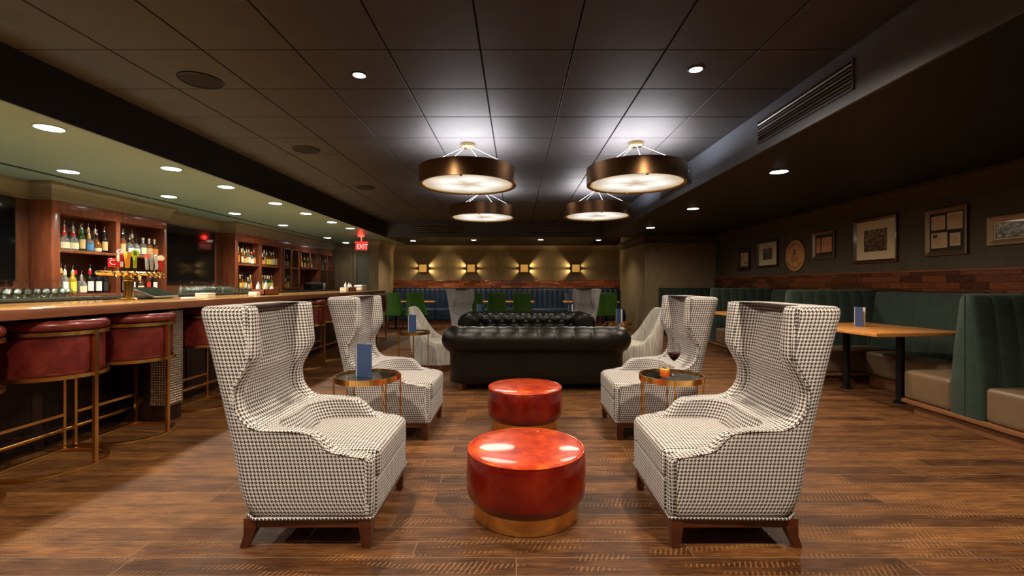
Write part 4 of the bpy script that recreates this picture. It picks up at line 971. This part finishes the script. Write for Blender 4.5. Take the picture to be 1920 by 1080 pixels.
# ------------------------------------------------------------------ chesterfield sofas (local +y = front)
def make_sofa(label, drop=0):
    t = thing('chesterfield_sofa', label, 'sofa', group='black chesterfield sofas')
    CX, CY, RR, ZC_ = .945, -.30, .155, .58
    # centre line: front left -> back -> front right
    yf = .40; rc = .15; path = []; ds = .0125
    def seg(p, q):
        L = math.dist(p, q); k = max(1, int(L/ds)); return [(p[0]+(q[0]-p[0])*i/k, p[1]+(q[1]-p[1])*i/k) for i in range(k)]
    path += seg((-CX, yf), (-CX, CY+rc)); path += [(-CX+rc-rc*math.cos(a), CY+rc-rc*math.sin(a)) for a in [PI/2*i/16 for i in range(16)]]
    path += seg((-CX+rc, CY), (CX-rc, CY)); path += [(CX-rc+rc*math.sin(a), CY+rc-rc*math.cos(a)) for a in [PI/2*i/16 for i in range(16)]]
    path += seg((CX, CY+rc), (CX, yf))+[(CX, yf)]
    S = [0]
    for a, c in zip(path, path[1:]): S.append(S[-1]+math.dist(a, c))
    mid = S[-1]/2
    prof = [(.03, .085, None), (.055, .10, None), (.055, .25, None), (.055, .38, None), (.060, .425, None)]
    nA = 40; a0, a1 = -62, 205
    for k in range(nA+1):
        a = math.radians(a0+(a1-a0)*k/nA); prof.append((RR*math.cos(a), ZC_+RR*math.sin(a), RR*(a-math.radians(72))))
    t_end = RR*math.radians(a1-72)
    for k in range(1, 12): f = k/11; prof.append((-.155+.03*f, ZC_-.065-.20*f, t_end+.20*f))
    prof.append((-.10, .085, None))
    SP = .205
    rings = []
    for i, p in enumerate(path):
        a = path[max(0, i-1)]; c = path[min(len(path)-1, i+1)]
        tx, ty = c[0]-a[0], c[1]-a[1]; L = math.hypot(tx, ty); nx, ny = -ty/L, tx/L     # left normal of travel; travel goes left arm back->...; outward = -normal of centre
        # outward: away from sofa centre
        if nx*p[0]+ny*(p[1]-.1) < 0: nx, ny = -nx, -ny
        s = S[i]-mid; ring = []; dz_ = drop*min(1, max(0, (p[1]+.22)/.25))
        for k, (nn, z, tt) in enumerate(prof):
            disp_n = disp_z = 0
            if tt is not None:
                kk = k-5; 
                if k < 5+nA+1:
                    ang = math.radians(a0+(a1-a0)*kk/nA); dn, dz = math.cos(ang), math.sin(ang)
                else: dn, dz = -1, 0
                if tt <= 0:
                    h = abs(math.sin(PI*s/SP))**.4; amp = .016*min(1, (kk+2)/10)
                else:
                    A_ = s/SP+tt/.26; B_ = s/SP-tt/.26
                    h = (abs(math.sin(PI*A_))*abs(math.sin(PI*B_)))**.32; amp = .016+.018*min(1, tt/.08)
                disp_n = dn*(h-1)*amp; disp_z = dz*(h-1)*amp
            q = nn+disp_n; ring.append((p[0]+nx*q, p[1]+ny*q, z+disp_z-(dz_ if z > .3 else 0)))
        rings.append(ring)
    bm = BM(); loft(bm, rings); part('rolled_back_and_arms', bm, 'black_leather', t, angle=60)
    # buttons on the inner face
    def pt(s, tt):
        s2 = s+mid; i = min(range(len(S)), key=lambda q: abs(S[q]-s2)); p = path[i]
        a = path[max(0, i-1)]; c = path[min(len(path)-1, i+1)]; tx, ty = c[0]-a[0], c[1]-a[1]; L = math.hypot(tx, ty); nx, ny = -ty/L, tx/L
        if nx*p[0]+ny*(p[1]-.1) < 0: nx, ny = -nx, -ny
        if tt < t_end:
            ang = math.radians(72)+tt/RR; r_ = RR-.026; q, z = r_*math.cos(ang), ZC_+r_*math.sin(ang)
        else: f = (tt-t_end)/.20; q, z = -.127+.03*f, ZC_-.065-.2*f
        return (p[0]+nx*q, p[1]+ny*q, z)
    for j in range(0, 4):
        off = 0 if j % 2 == 0 else .5
        for i in range(-5, 6):
            s = (i+off)*SP
            if abs(s) > .84: continue
            c = pt(s, .13*j+.002); bm = BM(); bmesh.ops.create_uvsphere(bm, u_segments=10, v_segments=6, radius=.0125); xform(bm, Matrix.Translation(c)); part('button', bm, 'black_leather', t)
    for s in (-1, 1):
        bm = BM(); lathe(bm, [(0, .012), (.10, .010), (.128, .004), (.142, -.004), (.15, -.02)], 40, close=False); xform(bm, Matrix.Translation((s*CX, yf+.004, ZC_-drop)) @ Matrix.Rotation(-PI/2, 4, 'X')); sc = part('arm_scroll', bm, 'black_leather', t)
        bm = BM(); tube(bm, [(s*CX+.13*math.cos(a), yf+.012, ZC_-drop+.13*math.sin(a)) for a in [2*PI*k/40 for k in range(40)]], .008, 8, closed=True); part('piping', bm, 'black_leather', sc)
        bm = BM(); box(bm, s*CX-.10, s*CX+.052, yf-.02, yf+.008, .09, .44, .008); part('arm_panel', bm, 'black_leather', t)
    part('seat_base', box(BM(), -.83, .83, -.20, .42, .085, .29, .012), 'black_leather', t)
    for k in range(3):
        bm = BM(); w3 = 1.62/3; cushion(bm, -.81+k*w3+.003, -.81+(k+1)*w3-.003, -.19, .44, .29, .44, .045, .03, 10); part('seat_cushion', bm, 'black_leather', t)
    for x in (-.86, .86):
        for y in (-.28, .36): part('foot', lathe(BM(), [(0, 0), (.022, 0), (.036, .03), (.030, .06), (.036, .088), (0, .088)], 20, cx=x, cy=y), 'chair_wood', t)
    return t
sf = make_sofa('black leather chesterfield sofa seen from behind, before the far ottoman', .055); sf.location = (.232, 5.50, 0)
sf2 = make_sofa('black button-tufted chesterfield sofa facing the camera, the farther one'); sf2.location = (.165, 7.74, 0); sf2.rotation_euler = (0, 0, PI)

# ------------------------------------------------------------------ pale barrel chairs (local +x = front)
def make_barrel(label):
    t = thing('barrel_chair', label, 'armchair', group='pale streaked barrel chairs')
    n = 72; rings = []
    def sup(a, rx, ry):
        return (rx*math.copysign(abs(math.cos(a))**.85, math.cos(a)), ry*math.copysign(abs(math.sin(a))**.85, math.sin(a)))
    for k in range(n+1):
        a = PI-2.45+4.9*k/n            # around the rear (angle pi)
        d = abs(a-PI)
        zt = .41+.47*(.5+.5*math.cos(PI*min(1, max(0, (d-.35)/1.35)))) if d > .35 else .88
        if d > 1.7: zt = .41-.09*min(1, (d-1.7)/.6)
        lean = .055*(zt-.4)/.5
        ox, oy = sup(a, .37, .36); ix, iy = sup(a, .315, .305)
        lx = -lean if math.cos(a) < 0 else 0
        ring = [(ox*.95, oy*.95, .09), (ox*.985, oy*.985, .2), (ox+lx*.4, oy, .35), (ox+lx, oy, zt-.025), (ox*.985+lx, oy*.985, zt-.006), ((ox+ix)/2+lx, (oy+iy)/2, zt), (ix*1.02+lx, iy*1.02, zt-.006), (ix+lx, iy, zt-.025), (ix*.99+lx*.3, iy*.99, .34), (ix*.96, iy*.96, .10)]
        rings.append(ring)
    bm = BM(); loft(bm, rings); part('barrel_shell', bm, 'streaked_fabric', t, angle=60)
    bm = BM(); rg = []
    for z, f in ((.09, .93), (.30, .97), (.36, .985), (.39, .97), (.405, .90), (.412, .6), (.414, .2)):
        rg.append([(sup(2*PI*k/48, .33*f, .31*f)[0]+.03, sup(2*PI*k/48, .33*f, .31*f)[1], z) for k in range(48)])
    loft(bm, rg); part('seat', bm, 'streaked_fabric', t, angle=60)
    bm = BM(); loft(bm, [[(sup(2*PI*k/48, .34, .335)[0], sup(2*PI*k/48, .34, .335)[1], z) for k in range(48)] for z in (0.0, .09)]); part('plinth', bm, 'chair_wood', t)
    return t
bc_ = make_barrel('pale grey streaked barrel chair left of the black sofas'); bc_.location = (-1.12, 6.65, 0)
copy_tree(bc_, (1.60, 6.35, 0), PI, 'pale grey streaked barrel chair right of the black sofas')

# ------------------------------------------------------------------ green dining chairs (local +y = front)
def make_green(label):
    t = thing('dining_chair', label, 'chair', group='green leather dining chairs')
    bm = BM(); rings = []
    for z, hw, y0, th, wr in ((.40, .255, -.215, .075, .20), (.48, .260, -.220, .07, .20), (.56, .250, -.228, .065, .14), (.66, .230, -.238, .06, .07), (.78, .222, -.250, .055, .04), (.93, .225, -.268, .05, .03), (.968, .222, -.272, .046, .03), (.98, .212, -.270, .03, .02)):
        ring = []
        R = .04
        outer = [(-hw, y0+wr+th), (-hw, y0+R), (-hw+R*.3, y0+R*.3), (-hw+R, y0), (-hw*.4, y0-.006), (0, y0-.008), (hw*.4, y0-.006), (hw-R, y0), (hw-R*.3, y0+R*.3), (hw, y0+R), (hw, y0+wr+th)]
        inner = [(hw-.045, y0+wr+th), (hw-.05, y0+th+.02), (hw-.08, y0+th), (0, y0+th-.004), (-hw+.08, y0+th), (-hw+.05, y0+th+.02), (-hw+.045, y0+wr+th)]
        rings.append([(x, y, z) for x, y in outer+inner])
    loft(bm, rings); part('backrest', bm, 'green_leather', t, angle=45)
    bm = BM(); cushion(bm, -.235, .235, -.19, .25, .37, .48, .03, .015, 8); part('seat', bm, 'green_leather', t)
    def sq(cx, cy, z, h): return [(cx-h, cy-h, z), (cx+h, cy-h, z), (cx+h, cy+h, z), (cx-h, cy+h, z)]
    for sx in (-1, 1):
        for sy in (-1, 1):
            bm = BM(); loft(bm, [sq(sx*.19, sy*.18, .40, .022), sq(sx*.195, sy*(.18 if sy > 0 else .20), 0, .013)]); part('leg', bm, 'chair_wood', t, smooth=False)
    return t
gc = None
for i, px in enumerate((737, 781, 890, 932, 978, 1138)):
    x = (px-968)/863*11.9; lab = 'green leather dining chair seen from behind, %s from the left before the blue banquette' % ORD[i]
    if gc is None: gc = make_green(lab); gc.location = (x, 11.95, 0)
    else: copy_tree(gc, (x, 11.95, 0), random.uniform(-.04, .04), lab)
# dining tables
for x0, x1, lb in ((-3.50, -2.22, 'at the left under the green chairs'), (-1.30, .47, 'in the middle behind the black sofas'), (1.27, 2.72, 'at the right behind the distant wing chair')):
    cx = (x0+x1)/2; hw = (x1-x0)/2
    t = thing('dining_table', 'oak-topped dining table before the blue banquette, '+lb, 'table', (cx, 12.4, 0), group='dining tables')
    part('table_top', box(BM(), -hw, hw, -.33, .30, .705, .74, .006), 'oak', t)
    for s in (-1, 1):
        part('leg', lathe(BM(), [(.03, .02), (.03, .705)], 16, cx=s*hw*.6), 'black_metal', t); part('foot_plate', lathe(BM(), [(0, 0), (.17, 0), (.17, .012), (.03, .022), (0, .022)], 24, cx=s*hw*.6), 'black_metal', t)

# ------------------------------------------------------------------ channel-tufted panels
def channel_loft(bm, p0, p1, prof, nch, depth, nper=8, back=None):
    """sweep prof [(d,z,bulge)] from p0 to p1 (xy); d measured along left-hand normal of travel"""
    a = Vector((*p0, 0)); c = Vector((*p1, 0)); L = (c-a).length; t = (c-a)/L; nn = Vector((-t.y, t.x, 0)); rings = []
    for i in range(nch*nper+1):
        u = i/(nch*nper); f = (i % nper)/nper; h = math.sqrt(max(0, 1-(2*f-1)**2)) if i % nper else 0
        rings.append([a+t*(u*L)+nn*(d+(h-1)*depth*b_)+Vector((0, 0, z+(h-1)*depth*.5*(bz))) for d, z, b_, bz in prof])
    loft(bm, rings)
# blue banquette on the far wall
bq = thing('banquette', 'long dark blue channel-backed banquette along the far wall', 'banquette', (0, 0, 0))
prof = [(0, .46, 0, 0), (.13, .46, 1, 0), (.125, .60, 1, 0), (.11, .85, 1, 0), (.095, 1.02, 1, 0), (.08, 1.065, .8, 1), (.045, 1.08, 0, 1), (0, 1.075, 0, 0)]
bm = BM(); channel_loft(bm, (3.06, YF-.034), (-3.64, YF-.034), [(-d if False else d, z, b_, bz) for d, z, b_, bz in prof], 44, .022); part('backrest', bm, 'blue_vinyl', bq, angle=60)
n_s = 5
for k in range(n_s):
    w5 = 6.70/n_s; bm = BM(); cushion(bm, -3.64+k*w5+.004, -3.64+(k+1)*w5-.004, 13.02, YF-.06, .17, .50, .03, .02, 8); part('seat', bm, 'blue_vinyl', bq)
part('plinth', box(BM(), -3.64, 3.06, 13.06, YF-.06, 0, .17), 'plinth_wood', bq)

# ------------------------------------------------------------------ booths along the right wall
BX0, BX1 = 3.65, 4.775
def divider(yc, label, near=True, far=True):
    t = thing('booth_divider', label, 'booth bench', (0, 0, 0), group='green booth dividers')
    nch = 7; nper = 8; rings = []
    for i in range(nch*nper+1):
        u = i/(nch*nper); f = (i % nper)/nper; h = math.sqrt(max(0, 1-(2*f-1)**2)) if i % nper else 0
        x = BX0+(BX1-BX0)*u; e = 1.0
        if i == 0: e = .9
        dd = (h-1)*.018
        P = [(.145, .13), (.145, .40), (.128, .62), (.100, .85), (.078, 1.03), (.064, 1.095), (.036, 1.125), (0, 1.132)]
        ring = [(x, yc-(d*e+dd), z+(dd*.4 if z > 1.05 else 0)) for d, z in P]+[(x, yc+(d*e+dd), z+(dd*.4 if z > 1.05 else 0)) for d, z in P[::-1][1:]]
        rings.append(ring)
    bm = BM(); loft(bm, rings); part('backrest', bm, 'green_velvet', t, angle=60)
    part('welt', tube(BM(), [(BX0-.002, yc, .13), (BX0-.002, yc, 1.12)], .004, 6), 'green_velvet', t)
    y0, y1 = yc-.145, yc+.145
    for on, a, c in ((near, y0-.47, y0), (far, y1, y1+.47)):
        if on: bm = BM(); cushion(bm, BX0+.01, BX1, a, c, .13, .40, .035, .025, 10); part('seat', bm, 'taupe_leather', t)
    ya = y0-.47 if near else y0; yb = y1+.47 if far else y1
    part('wood_rail', box(BM(), BX0-.005, BX1, ya, yb, .095, .13, .004), 'plinth_wood', t)
    part('plinth', box(BM(), BX0+.05, BX1, ya+.08, yb-.08, 0, .095), 'plinth_wood', t)
    return t
divider(3.745, 'green channelled booth divider with tan seats, the large one at the right edge')
divider(6.19, 'green channelled booth divider behind the wooden booth table with the menu')
divider(8.62, 'green channelled booth divider seen beyond the second wing chair on the right')
bm = BM()
for y0, y1, lb in ((1.98, 3.10, 'nearest, beside the right picture frame end'), (4.37, 5.56, 'behind the wooden table with the blue menu'), (6.81, 8.0, 'in the second booth'), (9.24, 10.6, 'in the farthest booth')):
    t = thing('wall_bench', 'green channel-backed bench against the right wall, '+lb, 'booth bench', (0, 0, 0), group='benches of the booths')
    pf = [(0, .13, 0, 0), (.145, .13, 1, 0), (.14, .45, 1, 0), (.12, .75, 1, 0), (.095, 1.02, 1, 0), (.08, 1.08, .8, 1), (.04, 1.112, 0, 1), (0, 1.112, 0, 0)]
    ya, yb = y0-.47, y1+.47
    b_ = BM(); channel_loft(b_, (4.772, max(ya, .5)), (4.772, min(yb, 11.05)), pf, 10, .018); part('backrest', b_, 'green_velvet', t, angle=60)
    b_ = BM(); cushion(b_, 4.20, 4.63, y0+.01, y1-.01, .13, .40, .035, .02, 10); part('seat', b_, 'taupe_leather', t)
    part('plinth', box(BM(), 4.26, 4.63, y0+.01, y1-.01, 0, .13), 'plinth_wood', t)
bm = BM(); 
t = thing('wall_bench', 'dark green channelled bench end at the far corner of the booths', 'booth bench', (0, 0, 0))
b_ = BM(); channel_loft(b_, (4.62, 11.06), (3.42, 11.06), [(-d, z, -b2, bz) for d, z, b2, bz in pf] if False else pf, 8, .018); part('backrest', b_, 'green_velvet', t, angle=60)
b_ = BM(); cushion(b_, 3.65, 4.19, 10.45, 10.9, .13, .42, .035, .02, 8); part('seat', b_, 'taupe_leather', t); part('plinth', box(BM(), 3.70, 4.19, 10.5, 11.0, 0, .13), 'plinth_wood', t)
def booth_table(cx, cy, rot, label, L=1.15, W=.98):
    t = thing('booth_table', label, 'table', (cx, cy, 0), rot, 'wooden booth tables')
    part('table_top', box(BM(), -W/2, W/2, -L/2, L/2, .70, .738, .006), 'oak', t)
    for s in (-1, 1):
        part('leg', lathe(BM(), [(.037, .025), (.037, .70)], 20, cy=s*.335), 'black_metal', t)
        part('foot_plate', lathe(BM(), [(0, 0), (.06, 0), (.06, .012), (.037, .03), (0, .03)], 20, cy=s*.335), 'black_metal', t); part('mounting_plate', box(BM(), -.12, .12, s*.335-.12, s*.335+.12, .69, .70), 'black_metal', t)
    return t
booth_table(3.86, 5.0, .10, 'wooden booth table with a blue menu, beside the right foreground chair')
booth_table(3.80, 7.42, .10, 'wooden booth table between the second and third green dividers')
booth_table(3.86, 9.8, .10, 'wooden booth table in the farthest booth')
copy_tree(mn, (3.76, 5.12, .7385), -1.42, 'blue menu standing open on the wooden booth table')

# ------------------------------------------------------------------ framed pictures on the right wall
def frame(label, y0, y1, z0, z1, fw, fm, content, mat_m='paper', depth=.03, cat='picture'):
    """seen from -x; y1 far (left in view) .. y0 near (right in view)"""
    cy, cz = (y0+y1)/2, (z0+z1)/2; hw, hh = (y1-y0)/2, (z1-z0)/2
    t = thing('framed_picture', label, cat, (XR, cy, cz), PI/2*-1, 'framed pictures on the right wall')
    # local: x along wall (view left->right), -y toward the room
    bm = BM()
    pr = [(0, 0), (0, -depth), (fw*.3, -depth-.004), (fw, -.012), (fw, 0)]
    cs = [(-hw, -hh), (hw, -hh), (hw, hh), (-hw, hh)]; inn = [(1, 1), (-1, 1), (-1, -1), (1, -1)]
    R = [[bm.verts.new((c[0]+i_[0]*a, b_, c[1]+i_[1]*a)) for a, b_ in pr] for c, i_ in zip(cs, inn)]
    for k in range(4):
        A_, B_ = R[k], R[(k+1) % 4]
        for j in range(len(pr)): bm.faces.new((A_[j], A_[(j+1) % len(pr)], B_[(j+1) % len(pr)], B_[j]))
    part('frame', bm, fm, t, smooth=False)
    iw, ih = hw-fw, hh-fw
    part('mat_board', box(BM(), -iw, iw, -.008, -.002, -ih, ih), mat_m, t, smooth=False)
    ci = 0
    for nm, mm, a, c, d, e in content:
        ci += 1; part(nm, box(BM(), a*iw, c*iw, -.0085-.00012*ci, -.008, d*ih, e*ih), mm, t, smooth=False)
    part('glazing', box(BM(), -iw, iw, -.0125, -.011, -ih, ih), 'picture_glass', t, smooth=False)
    return t
mat('bronze_frame', (.17, .115, .065), .38, .5, var=.2, scale=10); mat('pale_gold_frame', (.38, .27, .16), .38, .4, var=.15, scale=10); mat('dark_frame', (.035, .022, .016), .3, .2)
mat('dark_board', (.030, .028, .016), .8); mat('old_paper', (.62, .45, .28), .8, var=.08, scale=12); mat('pink_paper', (.68, .30, .17), .8, var=.12, scale=6); mat('cream_board', (.82, .67, .43), .8, var=.04); mat('ink', (.10, .06, .03), .8)
lines = lambda a, c, z0, z1, n: [('text_line', 'ink', a, c-(.1 if k % 3 == 2 else 0), z0+(z1-z0)*k/n, z0+(z1-z0)*k/n+.012) for k in range(n)]
frame('small dark frame with a cream paper, leftmost picture over the booths', 9.44, 9.96, 1.49, 1.96, .05, 'dark_frame', [('paper_sheet', 'old_paper', -.7, .8, -.75, .75), ('inset', 'dark_board', -.7, -.25, .0, .12), ('inset', 'dark_board', 0, .8, -.55, -.2), ('inset', 'old_paper', .06, .74, -.49, -.26)], 'dark_board')
frame('framed grey photograph with a wide cream mat, second picture from the left', 8.44, 9.14, 1.53, 2.03, .035, 'dark_frame', [('photograph', 'photo_grey', -.55, .5, -.5, .5)], 'cream_board')
frame('bronze frame with two pink papers, right of the round plaque', 6.92, 7.44, 1.60, 2.03, .055, 'bronze_frame', [('paper_sheet', 'pink_paper', -.9, -.42, -.72, .72), ('paper_sheet', 'pink_paper', -.28, .85, -.72, .72)]+lines(-.85, -.48, -.5, .5, 5), 'dark_board')
frame('large framed sepia photograph of a crowd with cream mat', 5.79, 6.54, 1.49, 2.10, .045, 'chair_wood', [('photograph', 'photo_sepia', -.58, .62, -.58, .55)], 'cream_board')
frame('bronze frame holding four old papers on dark board', 4.885, 5.39, 1.53, 2.06, .05, 'bronze_frame', [('paper_sheet', 'old_paper', -.92, -.08, .12, .86), ('paper_sheet', 'old_paper', .04, .92, .08, .94), ('paper_sheet', 'old_paper', -.92, .05, -.84, -.03), ('paper_sheet', 'old_paper', .2, .8, -.78, -.12)]+lines(-.8, -.2, -.7, -.25, 5)+lines(.15, .8, .6, .8, 3)+lines(.3, .72, -.65, -.3, 5)+[('emblem', 'ink', -.8, -.55, -.30, -.12)], 'dark_board')
frame('pale gold frame with a light landscape photograph, at the right edge', 4.24, 4.68, 1.595, 1.88, .055, 'pale_gold_frame', [('inner_border', 'dark_frame', -.93, .93, -.9, .9), ('photograph', 'photo_light', -.9, .9, -.85, .85)], 'cream_board')
# round wooden plaque
mat('plaque_wood', (.48, .25, .09), .45, var=.18, scale=4, stretch=(5, 5, .6))
mat('burnt', (.09, .035, .015), .7)
t = thing('round_plaque', 'round pale wooden barrel-head plaque with burnt lettering', 'plaque', (XR, 7.91, 1.695), -PI/2)
bm = BM(); lathe(bm, [(0, 0), (.262, 0), (.27, .008), (.27, .022), (.262, .03), (0, .03)], 64); xform(bm, Matrix.Rotation(PI/2, 4, 'X')); part('disc', bm, 'plaque_wood', t)
bm = BM(); lathe(bm, [(0, 0), (.036, 0), (.036, .003), (0, .003)], 24); xform(bm, Matrix.Translation((0, -.030, .055)) @ Matrix.Scale(1.35, 4, (0, 0, 1)) @ Matrix.Rotation(PI/2, 4, 'X')); e = part('emblem', bm, 'burnt', t)
for k in range(3): part('emblem_line', box(BM(), -.022, .022, -.035, -.033, .035+k*.02, .041+k*.02), 'plaque_wood', e, smooth=False)
def arc_text(body, r, a0, a1, size, flip=False):
    n = len(body)
    for k, ch in enumerate(body):
        if ch == ' ': continue
        a = math.radians(a0+(a1-a0)*(k+.5)/n)
        text_obj('letter', ch, size, 'burnt', t, (r*math.cos(a), -.0305, r*math.sin(a)), (PI/2, -(a-PI/2) if not flip else -(a+PI/2), 0), .001)
arc_text('MILLER VALLEY', .20, 145, 35, .052); arc_text('RARE BOURBON CASK', .215, 212, 328, .050, True)
for k, (hw, z) in enumerate(((.10, -.035), (.12, -.075), (.09, -.10))): part('script_line', box(BM(), -hw, hw, -.0315, -.030, z-.004, z+.004), 'burnt', t, smooth=False)
